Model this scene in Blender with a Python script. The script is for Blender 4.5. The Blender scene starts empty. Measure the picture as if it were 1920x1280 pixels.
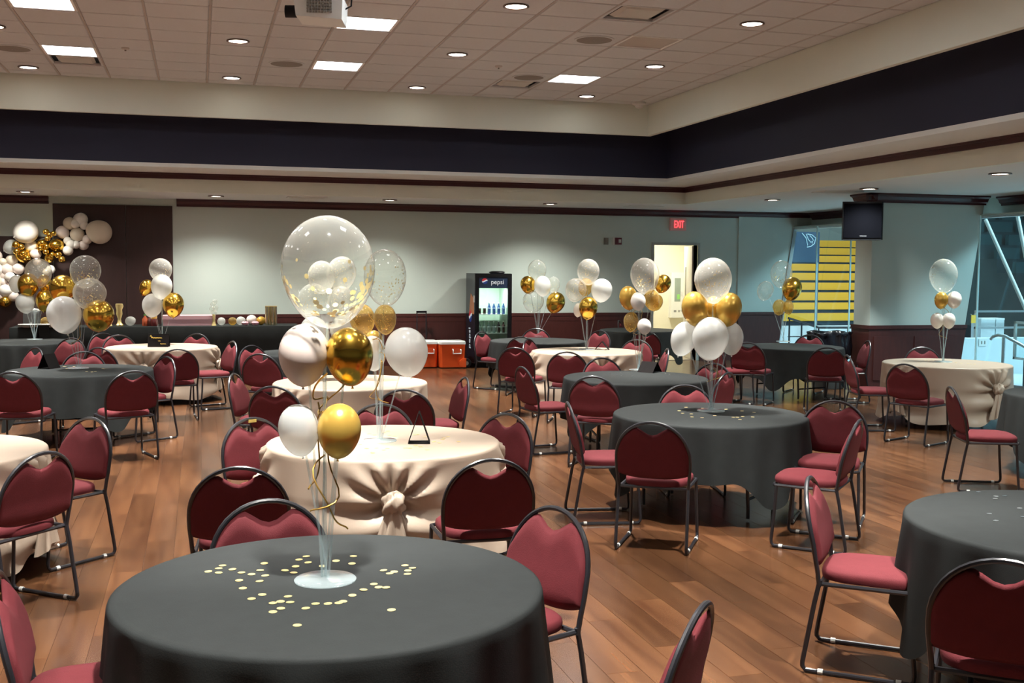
import bpy, bmesh, math, random
from mathutils import Vector, Matrix
random.seed(7)
PI = math.pi
C = bpy.context.scene.collection
S = bpy.context.scene

# ------------------------------------------------------------------ camera
F, YAW, PITCH, ROLL, H = 2069.65, 0.276245, 0.066184, 0.0068435, 1.901
_f = Vector((math.sin(YAW), math.cos(YAW), 0)); _r = Vector((math.cos(YAW), -math.sin(YAW), 0)); _u = Vector((0, 0, 1))
FW = _f*math.cos(PITCH) - _u*math.sin(PITCH)
U2 = _u*math.cos(PITCH) + _f*math.sin(PITCH)
RT = _r*math.cos(ROLL) + U2*math.sin(ROLL)
UP = U2*math.cos(ROLL) - _r*math.sin(ROLL)
EYE = Vector((0, 0, H))
cam = bpy.data.objects.new('camera', bpy.data.cameras.new('camera')); C.objects.link(cam)
cam.data.sensor_width = 36; cam.data.lens = F/1920*36; cam.data.clip_end = 200; cam.data.clip_start = .05
M = Matrix.Identity(4)
for i in range(3):
    M[i][0] = RT[i]; M[i][1] = UP[i]; M[i][2] = -FW[i]; M[i][3] = EYE[i]
cam.matrix_world = M
S.camera = cam

# ------------------------------------------------------------------ world, view
S.view_settings.view_transform = 'Standard'; S.view_settings.look = 'None'
S.view_settings.gamma = 1; S.view_settings.use_curve_mapping = False
S.view_settings.exposure = 0.75
w = bpy.data.worlds.new('world'); S.world = w; w.use_nodes = True
w.node_tree.nodes['Background'].inputs[0].default_value = (.10, .22, .30, 1)
w.node_tree.nodes['Background'].inputs[1].default_value = .25
TROFFER = 9.0        # emission of the square ceiling lights
SPOT_HI = 1250.0       # tray downlights, watts
SPOT_LO = 250.0        # perimeter downlights, watts

def area(name, loc, target, size, power, col):
    l = bpy.data.lights.new(name, 'AREA'); l.energy = power; l.size = size; l.color = col
    o = bpy.data.objects.new(name, l); C.objects.link(o); o.location = loc
    o.rotation_euler = (Vector(target)-Vector(loc)).to_track_quat('-Z', 'Y').to_euler()
    return o
# the arena's floodlights outside the glass wall
area('arena_flood', (19, 22.5, 7.5), (16.5, 29, .5), 2.0, 330, (1, .95, .82))
area('arena_flood', (18, 12, 6.5), (15, 18, 0), 2.0, 700, (.55, .88, 1))
area('arena_flood', (14.6, 19.5, 6.0), (15.2, 22.5, 0), 1.5, 260, (.5, .8, 1))

# ------------------------------------------------------------------ pixel helpers (1920 x 1280 photograph)
def ray(x, y): return FW + RT*((x-960)/F) + UP*((640-y)/F)
def atz(x, y, z): d = ray(x, y); return EYE + d*((z-H)/d.z)
def aty(x, y, Y): d = ray(x, y); return EYE + d*(Y/d.y)
def atx(x, y, X): d = ray(x, y); return EYE + d*(X/d.x)
def depth(P): return (Vector(P)-EYE).dot(FW)
def project(P):
    v = Vector(P)-EYE; z = v.dot(FW)
    return (960+F*v.dot(RT)/z, 640-F*v.dot(UP)/z, z)

# ------------------------------------------------------------------ materials
MATS = {}
def mat(name, col, rough=.5, metal=0, noise=0, nscale=8, bump=0, bscale=60, emit=None, estr=0, sheen=0, coat=0, spec=.5, trans=0, stretch=None, alpha=1):
    if name in MATS: return MATS[name]
    m = bpy.data.materials.new(name); m.use_nodes = True
    nt = m.node_tree; b = nt.nodes['Principled BSDF']
    b.inputs['Base Color'].default_value = (*col, 1)
    b.inputs['Roughness'].default_value = rough; b.inputs['Metallic'].default_value = metal
    b.inputs['Specular IOR Level'].default_value = spec
    if sheen: b.inputs['Sheen Weight'].default_value = sheen; b.inputs['Sheen Roughness'].default_value = .5
    if coat: b.inputs['Coat Weight'].default_value = coat; b.inputs['Coat Roughness'].default_value = .1
    if trans: b.inputs['Transmission Weight'].default_value = trans
    if emit: b.inputs['Emission Color'].default_value = (*emit, 1); b.inputs['Emission Strength'].default_value = estr
    vec = None
    if noise or bump:
        tc = nt.nodes.new('ShaderNodeTexCoord'); vec = tc.outputs['Object']
        if stretch:
            mp = nt.nodes.new('ShaderNodeMapping'); mp.inputs['Scale'].default_value = stretch
            nt.links.new(vec, mp.inputs[0]); vec = mp.outputs[0]
    if noise:
        n = nt.nodes.new('ShaderNodeTexNoise'); n.inputs['Scale'].default_value = nscale; n.inputs['Detail'].default_value = 4
        nt.links.new(vec, n.inputs['Vector'])
        r = nt.nodes.new('ShaderNodeMix'); r.data_type = 'RGBA'
        r.inputs[6].default_value = (*[c*(1-noise) for c in col], 1); r.inputs[7].default_value = (*[min(1, c*(1+noise)) for c in col], 1)
        nt.links.new(n.outputs['Fac'], r.inputs[0]); nt.links.new(r.outputs[2], b.inputs['Base Color'])
    if bump:
        n2 = nt.nodes.new('ShaderNodeTexNoise'); n2.inputs['Scale'].default_value = bscale; n2.inputs['Detail'].default_value = 3
        nt.links.new(vec, n2.inputs['Vector'])
        bp = nt.nodes.new('ShaderNodeBump'); bp.inputs['Strength'].default_value = bump; bp.inputs['Distance'].default_value = .004
        nt.links.new(n2.outputs['Fac'], bp.inputs['Height']); nt.links.new(bp.outputs[0], b.inputs['Normal'])
    MATS[name] = m
    return m

def film(name, tint, haze, hcol, gloss=.05, sparkle=0):
    """thin clear skin: see-through film + a little milky scatter + Fresnel gloss"""
    m = bpy.data.materials.new(name); m.use_nodes = True; nt = m.node_tree; nt.nodes.clear()
    N = nt.nodes.new; L = nt.links.new
    out = N('ShaderNodeOutputMaterial')
    tr = N('ShaderNodeBsdfTransparent'); tr.inputs[0].default_value = (*tint, 1)
    di = N('ShaderNodeBsdfDiffuse'); di.inputs[0].default_value = (*hcol, 1)
    tl = N('ShaderNodeBsdfTranslucent'); tl.inputs[0].default_value = (*hcol, 1)
    a = N('ShaderNodeMixShader'); a.inputs[0].default_value = .5; L(di.outputs[0], a.inputs[1]); L(tl.outputs[0], a.inputs[2])
    lw = N('ShaderNodeLayerWeight')
    lw.inputs[0].default_value = .5
    pw = N('ShaderNodeMath'); pw.operation = 'POWER'; pw.inputs[1].default_value = 3; L(lw.outputs['Facing'], pw.inputs[0])
    mr = N('ShaderNodeMapRange'); mr.inputs[3].default_value = haze; mr.inputs[4].default_value = min(1, haze+.45)
    L(pw.outputs[0], mr.inputs[0])
    b = N('ShaderNodeMixShader'); L(mr.outputs[0], b.inputs[0]); L(tr.outputs[0], b.inputs[1]); L(a.outputs[0], b.inputs[2])
    gl = N('ShaderNodeBsdfGlossy'); gl.inputs['Roughness'].default_value = gloss; gl.inputs[0].default_value = (1, 1, 1, 1)
    p5 = N('ShaderNodeMath'); p5.operation = 'POWER'; p5.inputs[1].default_value = 5; L(lw.outputs['Facing'], p5.inputs[0])
    fr = N('ShaderNodeMapRange'); fr.inputs[3].default_value = .04; fr.inputs[4].default_value = .9; L(p5.outputs[0], fr.inputs[0])
    c = N('ShaderNodeMixShader'); L(fr.outputs[0], c.inputs[0]); L(b.outputs[0], c.inputs[1]); L(gl.outputs[0], c.inputs[2])
    L(c.outputs[0], out.inputs[0]); MATS[name] = m
    return m

wall_m = mat('wall_paint', (.52, .60, .56), .8, noise=.03, nscale=2, bump=.05)
fascia_m = mat('fascia_paint', (.70, .75, .67), .8, noise=.03, nscale=2)
navy_m = mat('navy_paint', (.010, .012, .034), .7, noise=.15, nscale=1.5)
soffit_m = mat('soffit_paint', (.68, .71, .69), .85, noise=.03, nscale=2)
trim_m = mat('mahogany_trim', (.055, .012, .016), .35, noise=.25, nscale=6, stretch=(1, 8, 8))
wain_m = mat('wainscot_wood', (.062, .015, .013), .42, noise=.3, nscale=5, stretch=(6, 6, 1), bump=.05)
panel_m = mat('dark_brown_panel', (.032, .011, .010), .5, noise=.3, nscale=4, stretch=(5, 5, .6))
tile_m = mat('acoustic_tile', (.55, .57, .575), .95, noise=.05, nscale=30, bump=.3, bscale=120)
grid_m = mat('ceiling_grid', (.40, .36, .33), .6)
white_m = mat('white_paint', (.78, .78, .75), .5, noise=.02)
plast_m = mat('white_plastic', (.66, .68, .66), .45, noise=.02)
black_m = mat('black_plastic', (.008, .008, .010), .5, noise=.1, spec=.15)
metal_m = mat('black_metal', (.018, .018, .022), .32, noise=.1, nscale=20, spec=.6)
steel_m = mat('stainless_steel', (.72, .74, .75), .32, metal=1, noise=.05)
grey_m = mat('grey_fabric_grille', (.22, .20, .175), .8, noise=.1, nscale=60)
fabric_m = mat('burgundy_fabric', (.122, .018, .023), .85, noise=.12, nscale=25, bump=.25, bscale=250, spec=.25)
clothk_m = mat('black_tablecloth', (.026, .029, .029), .7, noise=.15, nscale=12, bump=.12, bscale=220, spec=.1)
clothw_m = mat('champagne_satin', (.445, .355, .275), .42, noise=.05, nscale=6, bump=.05, bscale=120, spec=.35)
gold_m = mat('gold_chrome_balloon', (.82, .52, .085), .19, metal=1, noise=.06, nscale=3)
pgold_m = mat('pearl_gold_balloon', (.72, .45, .09), .25, metal=.55, noise=.05, nscale=3)
white_b = mat('white_balloon', (.80, .76, .70), .28, noise=.02, nscale=3, coat=.3)
cream_b = mat('cream_balloon', (.66, .58, .46), .35, noise=.03, nscale=3, coat=.2)
blush_b = mat('blush_balloon', (.66, .56, .51), .36, noise=.02, nscale=3, coat=.1)
clear_b = film('clear_balloon', (.95, .96, .94), .11, (.85, .87, .82))
hazy_b = film('hazy_clear_balloon', (.93, .93, .9), .24, (.9, .88, .82))
pearl_b = film('pearl_balloon', (.9, .9, .88), .62, (.88, .90, .88), .12)
agold_b = film('amber_clear_balloon', (.9, .75, .4), .30, (.75, .55, .22), .1)
acryl_m = film('clear_acrylic', (.92, .96, .96), .22, (.75, .85, .88), .08)
glass_m = film('window_glass', (.89, .96, .97), .0, (.3, .5, .55), .02)
MATS['window_glass'].node_tree.nodes['Map Range'].inputs[4].default_value = .04
conf_m = mat('gold_foil', (.92, .72, .32), .38, metal=.6, noise=.15, nscale=40)
ribbon_m = mat('gold_ribbon', (.45, .27, .06), .3, metal=.7, noise=.1)
card_m = mat('black_card', (.012, .010, .010), .8, noise=.2, spec=.1)
orange_m = mat('orange_plastic', (.78, .10, .015), .4, noise=.05)
fin_m = mat('glass_edge', (.55, .85, .9), .3, noise=.03)

# ------------------------------------------------------------------ mesh builder
class MB:
    def __init__(s): s.v = []; s.f = []
    def box(s, a, b):
        x0, y0, z0 = a; x1, y1, z1 = b; n = len(s.v)
        s.v += [(x0, y0, z0), (x1, y0, z0), (x1, y1, z0), (x0, y1, z0), (x0, y0, z1), (x1, y0, z1), (x1, y1, z1), (x0, y1, z1)]
        s.f += [tuple(n+i for i in q) for q in ((3, 2, 1, 0), (4, 5, 6, 7), (0, 1, 5, 4), (1, 2, 6, 5), (2, 3, 7, 6), (3, 0, 4, 7))]
        return s
    def hexa(s, p8):
        n = len(s.v); s.v += [tuple(p) for p in p8]
        s.f += [tuple(n+i for i in q) for q in ((3, 2, 1, 0), (4, 5, 6, 7), (0, 1, 5, 4), (1, 2, 6, 5), (2, 3, 7, 6), (3, 0, 4, 7))]
        return s
    def bar(s, a, b, w, h):
        """rectangular bar from a to b"""
        a = Vector(a); b = Vector(b); d = (b-a).normalized()
        up = Vector((0, 0, 1)) if abs(d.z) < .9 else Vector((1, 0, 0))
        sd = d.cross(up).normalized()*w/2; up = sd.cross(d).normalized()*h/2
        return s.hexa([a-sd-up, a+sd-up, b+sd-up, b-sd-up, a-sd+up, a+sd+up, b+sd+up, b-sd+up])
    def tube(s, pts, r, n=8, cap=True, r2=None):
        pts = [Vector(p) for p in pts]; base = len(s.v); k = len(pts)
        ref = None
        for i, p in enumerate(pts):
            t = (pts[min(i+1, k-1)]-pts[max(i-1, 0)]).normalized()
            if ref is None: ref = Vector((0, 0, 1)) if abs(t.z) < .9 else Vector((1, 0, 0))
            a = t.cross(ref).normalized(); b = a.cross(t).normalized(); ref = b
            rr = r if r2 is None else r+(r2-r)*i/(k-1)
            for j in range(n):
                q = p+(a*math.cos(2*PI*j/n)+b*math.sin(2*PI*j/n))*rr; s.v.append(tuple(q))
        for i in range(k-1):
            for j in range(n):
                s.f.append((base+i*n+j, base+i*n+(j+1) % n, base+(i+1)*n+(j+1) % n, base+(i+1)*n+j))
        if cap:
            s.f.append(tuple(base+j for j in range(n))[::-1]); s.f.append(tuple(base+(k-1)*n+j for j in range(n)))
        return s
    def lathe(s, prof, n=24, c=(0, 0, 0), axis='z', close=True):
        base = len(s.v); k = len(prof)
        for r, z in prof:
            for j in range(n):
                a = 2*PI*j/n; x, y = r*math.cos(a), r*math.sin(a)
                p = (x, y, z) if axis == 'z' else ((x, z, y) if axis == 'y' else (z, x, y))
                s.v.append((c[0]+p[0], c[1]+p[1], c[2]+p[2]))
        for i in range(k-1):
            for j in range(n):
                s.f.append((base+i*n+j, base+i*n+(j+1) % n, base+(i+1)*n+(j+1) % n, base+(i+1)*n+j))
        if close:
            s.f.append(tuple(base+j for j in range(n))[::-1]); s.f.append(tuple(base+(k-1)*n+j for j in range(n)))
        return s
    def prism(s, poly, z0, z1, fn=None):
        """polygon (x,y) extruded along z; fn maps points"""
        fn = fn or (lambda p: p); n = len(s.v); k = len(poly)
        s.v += [fn((x, y, z0)) for x, y in poly]+[fn((x, y, z1)) for x, y in poly]
        s.f.append(tuple(range(n, n+k))[::-1]); s.f.append(tuple(range(n+k, n+2*k)))
        for i in range(k): s.f.append((n+i, n+(i+1) % k, n+k+(i+1) % k, n+k+i))
        return s
    def add(s, v, f):
        n = len(s.v); s.v += [tuple(p) for p in v]; s.f += [tuple(n+i for i in q) for q in f]; return s
    def mesh(s, name, m, smooth=False):
        me = bpy.data.meshes.new(name); me.from_pydata(s.v, [], s.f); me.update()
        bm = bmesh.new(); bm.from_mesh(me); bmesh.ops.recalc_face_normals(bm, faces=bm.faces); bm.to_mesh(me); bm.free()
        if m: me.materials.append(m)
        if smooth:
            me.polygons.foreach_set('use_smooth', [True]*len(me.polygons))
            if smooth != 'all': me.set_sharp_from_angle(angle=math.radians(42))
        return me
    def build(s, name, m, parent=None, smooth=False, loc=None):
        return ob(name, s.mesh(name, m, smooth), parent, loc)

def ob(name, data, parent=None, loc=None, rz=0):
    o = bpy.data.objects.new(name, data); C.objects.link(o)
    if parent: o.parent = parent
    if loc is not None: o.location = loc
    if rz: o.rotation_euler[2] = rz
    return o
def tag(o, label, cat, group=None):
    o['label'] = label; o['category'] = cat
    if group: o['group'] = group
    return o
def thing(name, label, cat, loc=(0, 0, 0), rz=0, group=None):
    o = ob(name, None, None, loc, rz); o.empty_display_size = .1
    return tag(o, label, cat, group)
def struct(o, label=None, cat=None):
    o['kind'] = 'structure'
    if label: o['label'] = label
    if cat: o['category'] = cat
    return o
def dup(root, loc, rz, label, group):
    r = root.copy(); C.objects.link(r); r.location = loc; r.rotation_euler = (0, 0, rz)
    r['label'] = label
    if group: r['group'] = group
    for ch in list(root.children):
        c = ch.copy(); C.objects.link(c); c.parent = r
        for g in list(ch.children):
            d = g.copy(); C.objects.link(d); d.parent = c
    return r
def text_mesh(txt, size, depth_, m, name, align='CENTER'):
    cu = bpy.data.curves.new('lettering', 'FONT'); cu.body = txt; cu.size = size; cu.extrude = depth_; cu.align_x = align; cu.align_y = 'CENTER'
    o = bpy.data.objects.new('lettering', cu); C.objects.link(o)
    dg = bpy.context.evaluated_depsgraph_get(); me = bpy.data.meshes.new_from_object(o.evaluated_get(dg)); me.name = name
    bpy.data.objects.remove(o); bpy.data.curves.remove(cu)
    me.materials.clear(); me.materials.append(m)
    return me

# ================================================================== room shell
YW, XH = 21.2, 12.66           # far wall, header wall above the glass
ZL, ZR, ZT = 3.12, 3.43, 4.65  # perimeter ceiling, ring soffit, tray ceiling
XL_, YL_ = 8.79, 19.16         # lower fascia
XD, YD = 7.93, 18.04           # navy fascia
XU, YU = 7.29, 17.43           # upper white fascia
XLEFT, YBACK = -12.0, -5.0
glassX = lambda z: 11.87+.148*z
TR_L, TR_N = -9.0, -2.0        # left / near side of the tray

# ---- floor: planks running away from the entrance side
PW, PL = .182, 1.22
def floor_mat():
    m = bpy.data.materials.new('wood_plank_floor'); m.use_nodes = True; nt = m.node_tree; N = nt.nodes.new; L = nt.links.new
    b = nt.nodes['Principled BSDF']
    g = N('ShaderNodeNewGeometry'); sx = N('ShaderNodeSeparateXYZ'); L(g.outputs['Position'], sx.inputs[0])
    def math_(op, a, bval=None):
        n = N('ShaderNodeMath'); n.operation = op
        for i, v in enumerate((a, bval)):
            if v is None: continue
            if isinstance(v, (int, float)): n.inputs[i].default_value = v
            else: L(v, n.inputs[i])
        return n.outputs[0]
    ix = math_('FLOOR', math_('DIVIDE', math_('ADD', sx.outputs[0], 40*PW), PW))
    off = math_('MULTIPLY', math_('FRACT', math_('MULTIPLY', ix, .381966)), PL)
    iy = math_('FLOOR', math_('DIVIDE', math_('ADD', sx.outputs[1], off), PL))
    cb = N('ShaderNodeCombineXYZ'); L(ix, cb.inputs[0]); L(iy, cb.inputs[1])
    wn = N('ShaderNodeTexWhiteNoise'); wn.noise_dimensions = '3D'; L(cb.outputs[0], wn.inputs['Vector'])
    mp = N('ShaderNodeMapping'); mp.inputs['Scale'].default_value = (11, .9, 1); L(g.outputs['Position'], mp.inputs[0])
    ad = N('ShaderNodeVectorMath'); ad.operation = 'MULTIPLY_ADD'; ad.inputs[1].default_value = (7, 7, 7); L(wn.outputs['Color'], ad.inputs[0]); L(mp.outputs[0], ad.inputs[2])
    no = N('ShaderNodeTexNoise'); no.inputs['Scale'].default_value = 1; no.inputs['Detail'].default_value = 4; no.inputs['Roughness'].default_value = .55; L(ad.outputs[0], no.inputs['Vector'])
    f2 = N('ShaderNodeMapRange'); f2.interpolation_type = 'SMOOTHSTEP'; f2.inputs[1].default_value = .1; f2.inputs[2].default_value = .95; L(no.outputs['Fac'], f2.inputs[0])
    cr = N('ShaderNodeMix'); cr.data_type = 'RGBA'; cr.inputs[6].default_value = (.048, .018, .008, 1); cr.inputs[7].default_value = (.150, .066, .028, 1); L(f2.outputs[0], cr.inputs[0])
    mv = N('ShaderNodeMapRange'); mv.inputs[3].default_value = .72; mv.inputs[4].default_value = 1.28; L(wn.outputs['Value'], mv.inputs[0])
    mx = N('ShaderNodeVectorMath'); mx.operation = 'SCALE'; L(cr.outputs[2], mx.inputs[0]); L(mv.outputs[0], mx.inputs['Scale'])
    L(mx.outputs[0], b.inputs['Base Color'])
    b.inputs['Roughness'].default_value = .23
    b.inputs['Specular IOR Level'].default_value = .55
    return m
floor_m = floor_mat()
sub_m = mat('floor_joint', (.03, .015, .01), .8, noise=.1)
floor = struct(MB().box((XLEFT, YBACK, -.12), (13.2, YW+.2, -.004)).build('floor', sub_m))
floor['label'] = 'brown wood plank floor of the hall, glossy with light streaks'
planks = []
for i in range(-40+int((0-XLEFT)//PW)*0, 130):
    x0 = -40*PW + i*PW
    if x0+PW < XLEFT or x0 > 12.6: continue
    off = (i*.381966 % 1)*PL
    j0 = int((YBACK+off)//PL); j1 = int((YW+off)//PL)+1
    for j in range(j0, j1):
        y0 = max(YBACK, j*PL-off); y1 = min(YW, (j+1)*PL-off)
        if y1-y0 < .02: continue
        planks.append((x0, y0, y1))
def plank_vis(p):
    x, y, d = project((p[0]+PW/2, (p[1]+p[2])/2, 0)) if (p[1]+p[2])/2 > 1.5 else (0, 0, 1e9)
    if d > 900 or d < .5 or not (-30 < x < 1950 and y < 1300): return 1e9
    for (tx, ty) in ((.45, 3.96), (1.17, 7.2), (3.91, 7.99), (3.85, 4.1)):      # behind a table cloth
        if math.hypot(p[0]-tx, (p[1]+p[2])/2-ty) < .8: return 5e8+d
    return d
planks.sort(key=plank_vis)
plank_mesh = MB().box((0, 0, -.004), (PW-.002, PL-.002, 0)).mesh('floor_plank', floor_m)
rest = MB(); cnt = 0
for (x0, y0, y1) in planks:
    if cnt < 295 and abs(y1-y0-PL) < 1e-4:
        o = ob('floor_plank', plank_mesh, floor, (x0+.001, y0+.001, 0)); cnt += 1
    else:
        rest.box((x0+.001, y0+.001, -.004), (x0+PW-.001, y1-.001, 0))
rest.build('floor_planks', floor_m, floor)['kind'] = 'stuff'

# ---- far wall with its door opening and recessed panel
DX0, DX1, DZ = 9.04, 10.02, 2.405
mb = MB()
T = .18
mb.box((XLEFT, YW, 0), (DX0, YW+T, ZL+.3)).box((DX0, YW, DZ), (DX1, YW+T, ZL+.3)).box((DX1, YW, 0), (10.95, YW+T, ZL+.3))
mb.box((10.95, YW-.03, 0), (11.87, YW+T, ZL+.3))
# slanted end where the leaning glass starts
zs = 2.80
mb.hexa([(11.87, YW-.03, 0), (glassX(0), YW-.03, 0), (glassX(0), YW+T, 0), (11.87, YW+T, 0), (11.87, YW-.03, zs), (glassX(zs), YW-.03, zs), (glassX(zs), YW+T, zs), (11.87, YW+T, zs)])
mb.box((11.87, YW-.03, zs), (XH+.2, YW+T, ZL+.3))
wall_far = struct(mb.build('wall_far', wall_m)); wall_far['label'] = 'long pale grey wall at the far end of the hall'
# wainscot on the far wall: boards, rails and cap as pieces
def wainscot(parent, x0, x1, Yf, ztop=1.01, n=None, slant=False):
    n = n or max(1, round((x1-x0)/1.2)); wd = (x1-x0)/n
    MB().box((x0, Yf-.03, 0), (x1, Yf, ztop-.1)).build('wainscot_backing', wain_m, parent)
    MB().box((x0, Yf-.05, ztop-.06), (x1, Yf, ztop)).build('wainscot_cap', wain_m, parent)
    MB().box((x0, Yf-.042, ztop-.16), (x1, Yf-.0, ztop-.061)).build('wainscot_rail', wain_m, parent)
    MB().box((x0, Yf-.045, 0), (x1, Yf, .14)).build('wainscot_rail', wain_m, parent)
    for k in range(n):
        MB().box((x0+k*wd+.012, Yf-.040, .145), (x0+(k+1)*wd-.012, Yf-.005, ztop-.166)).build('wainscot_panel', wain_m, parent)
wainscot(wall_far, -.40, DX0-.08, YW)
wainscot(wall_far, DX1+.08, 10.93, YW)
mb = MB()
mb.hexa([(10.95, YW-.08, 0), (glassX(0), YW-.08, 0), (glassX(0), YW-.03, 0), (10.95, YW-.03, 0), (10.95, YW-.08, 1.01), (glassX(1.01), YW-.08, 1.01), (glassX(1.01), YW-.03, 1.01), (10.95, YW-.03, 1.01)])
mb.build('wainscot_panel', wain_m, wall_far)
MB().box((10.95, YW-.1, .95), (glassX(.95), YW-.03, 1.01)).build('wainscot_cap', wain_m, wall_far)
# dark brown folding partition and side panel
mb = MB().box((-2.485, YW-.035, 0), (-1.27, YW, 2.99)); p1 = mb.build('partition_leaf', panel_m, wall_far)
mb = MB().box((-1.262, YW-.035, 0), (-.455, YW, 2.99)); p2 = mb.build('partition_leaf', panel_m, wall_far)
MB().box((-5.6, YW-.03, 0), (-2.5, YW, 2.405)).build('side_panel', panel_m, wall_far)
# crown trim in a moulded profile
def crown_x(name, x0, x1, Yf, z1, label=None):
    prof = [(0, 0), (.115, 0), (.115, -.02), (.075, -.045), (.055, -.09), (.02, -.11), (.02, -.135), (0, -.135)]
    m_ = MB(); m_.prism(prof, x0, x1, lambda p: (p[2], Yf-p[0], z1+p[1])); o = struct(m_.build(name, trim_m)); o['label'] = label or 'dark mahogany crown moulding'
    return o
crown_x('trim_1', -.38, 12.62, YW, ZL, 'dark mahogany crown moulding along the far wall')
crown_x('trim_2', -6.5, -2.55, YW, ZL, 'short dark mahogany crown moulding over the balloon garland')
# door opening: frame, lit corridor behind, leaf held open
do = struct(MB().box((DX0-.05, YW-.03, 0), (DX0, YW+T, DZ+.05)).box((DX1, YW-.03, 0), (DX1+.05, YW+T, DZ+.05)).box((DX0, YW-.03, DZ), (DX1, YW+T, DZ+.05)).build('door_1', mat('door_frame_paint', (.38, .39, .37), .5, noise=.03)))
do['label'] = 'open doorway to a bright cream corridor beneath the exit sign'
leaf = MB().box((0, .02, .01), (.045, .93, DZ-.01)).build('door_leaf', mat('door_leaf_cream', (.62, .58, .52), .5, noise=.05), do, False, (DX1-.03, YW+T, 0))
leaf.rotation_euler[2] = -.25
MB().box((-.006, .66, .95), (.051, .74, 1.95)).build('vision_panel', mat('dark_pane', (.03, .03, .025), .1, noise=.02), leaf)
MB().tube([(-.06, .84, 1.0), (-.06, .74, 1.0), (-.0, .74, 1.0)], .014).build('door_handle', steel_m, leaf)
cream_m = mat('corridor_paint', (.82, .78, .62), .7, noise=.02)
CY = 24.0
cw = struct(MB().box((8.3, CY, -.1), (11.4, CY+.1, 3.0)).box((8.2, YW+T, -.1), (8.3, CY, 3.0)).box((11.3, YW+T, -.1), (11.4, CY, 3.0)).build('wall_corridor', cream_m)); cw['label'] = 'cream corridor wall seen through the open doorway'
struct(MB().box((8.2, YW+T, 2.9), (11.4, CY, 3.0)).build('ceiling_corridor', white_m))['label'] = 'white ceiling of the corridor behind the doorway'
struct(MB().box((8.2, YW+T, -.1), (11.4, CY, 0)).build('floor_corridor', mat('corridor_floor', (.45, .38, .3), .4, noise=.05)))['label'] = 'pale floor of the corridor behind the doorway'
cl = thing('ceiling_light', 'small lit lamp on the corridor ceiling behind the doorway', 'light', (9.9, 22.7, 2.9))
MB().lathe([(.16, 0), (.16, -.03), (.14, -.05)], 24).build('housing', white_m, cl)
MB().lathe([(.135, -.05), (.08, -.075), (.01, -.08)], 24, close=False).build('diffuser', mat('lamp_glow', (1, 1, 1), .5, emit=(1, .96, .80), estr=240, noise=.01), cl)
# extinguisher cabinet in the corridor
k = thing('extinguisher_cabinet', 'white wall cabinet with a tall window in the bright corridor', 'cabinet', (10.79, CY-.09, 1.30))
MB().box((-.16, -.06, -.53), (.16, .09, .53)).build('body', white_m, k)
MB().box((-.08, -.066, -.15), (.07, -.058, .40)).build('window_pane', mat('cabinet_pane', (.28, .34, .30), .1, noise=.1), k)
MB().box((-.02, -.068, -.10), (.05, -.064, .02)).build('green_tag', mat('green_tag', (.25, .6, .15), .5, noise=.05), k)
MB().box((.085, -.075, -.02), (.11, -.058, .08)).build('latch', steel_m, k)
for dx, wd_ in ((-.09, .06), (.02, .04)):
    MB().box((dx, -.064, -.40), (dx+wd_, -.058, -.35)).build('label_strip', mat('grey_print', (.25, .25, .25), .6, noise=.05), k)

# ---- other walls, ceilings, fascias
struct(MB().box((XLEFT-.2, YBACK, 0), (XLEFT, YW+T, ZL+.3)).build('wall_left', wall_m))['label'] = 'pale side wall of the hall'
struct(MB().box((XLEFT, YBACK-.2, 0), (13.4, YBACK, ZL+.3)).build('wall_back', wall_m))['label'] = 'pale wall at the entrance end of the hall'
mb = MB()   # perimeter ceiling slab ring
mb.box((XLEFT, YL_+.12, ZL), (13.2, YW+T, ZL+.12)).box((XL_+.12, YBACK, ZL), (13.2, YL_+.12, ZL+.12))
mb.box((XLEFT, YBACK, ZL), (TR_L-1.5, YL_+.12, ZL+.12)).box((TR_L-1.5, YBACK, ZL), (XL_+.12, TR_N-1.5, ZL+.12))
lowc = struct(mb.build('ceiling_perimeter', soffit_m)); lowc['label'] = 'lower white plaster ceiling around the tray'
mb = MB()   # lower fascia
mb.box((TR_L-1.5, YL_, ZL), (XL_+.12, YL_+.12, ZR)).box((XL_, TR_N-1.5, ZL), (XL_+.12, YL_, ZR)).box((TR_L-1.62, TR_N-1.5, ZL), (TR_L-1.5, YL_, ZR)).box((TR_L-1.62, TR_N-1.62, ZL), (XL_+.12, TR_N-1.5, ZR))
struct(mb.build('trim_3', fascia_m))['label'] = 'white lower fascia step of the tray ceiling'
mb = MB()   # mahogany band at the top of the lower fascia
mb.box((TR_L-1.5, YL_-.03, ZR-.095), (XL_, YL_, ZR)).box((XL_-.03, TR_N-1.5, ZR-.095), (XL_, YL_-.03, ZR))
mb.box((TR_L-1.5, YL_-.045, ZR-.03), (XL_-.03, YL_-.03, ZR)).box((XL_-.045, TR_N-1.5, ZR-.03), (XL_-.03, YL_-.045, ZR))
struct(mb.build('trim_4', trim_m))['label'] = 'dark red mahogany band running around the tray ceiling'
mb = MB()   # ring soffit
mb.box((TR_L-1.62, YD, ZR), (XL_+.12, YL_+.12, ZR+.06)).box((XD, TR_N-1.5, ZR), (XL_+.12, YD, ZR+.06)).box((TR_L-1.62, TR_N-1.5, ZR), (TR_L-.8, YD, ZR+.06)).box((TR_L-1.62, TR_N-1.62, ZR), (XL_+.12, TR_N-.8, ZR+.06))
struct(mb.build('ceiling_ring', soffit_m))['label'] = 'narrow plaster soffit between navy fascia and mahogany band'
mb = MB()   # navy fascia
mb.box((TR_L-.9, YD, ZR+.06), (XD+.1, YD+.1, ZT)).box((XD, TR_N-.8, ZR+.06), (XD+.1, YD, ZT)).box((TR_L-.9, TR_N-.8, ZR+.06), (TR_L-.8, YD, ZT)).box((TR_L-.9, TR_N-.9, ZR+.06), (XD+.1, TR_N-.8, ZT))
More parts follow.
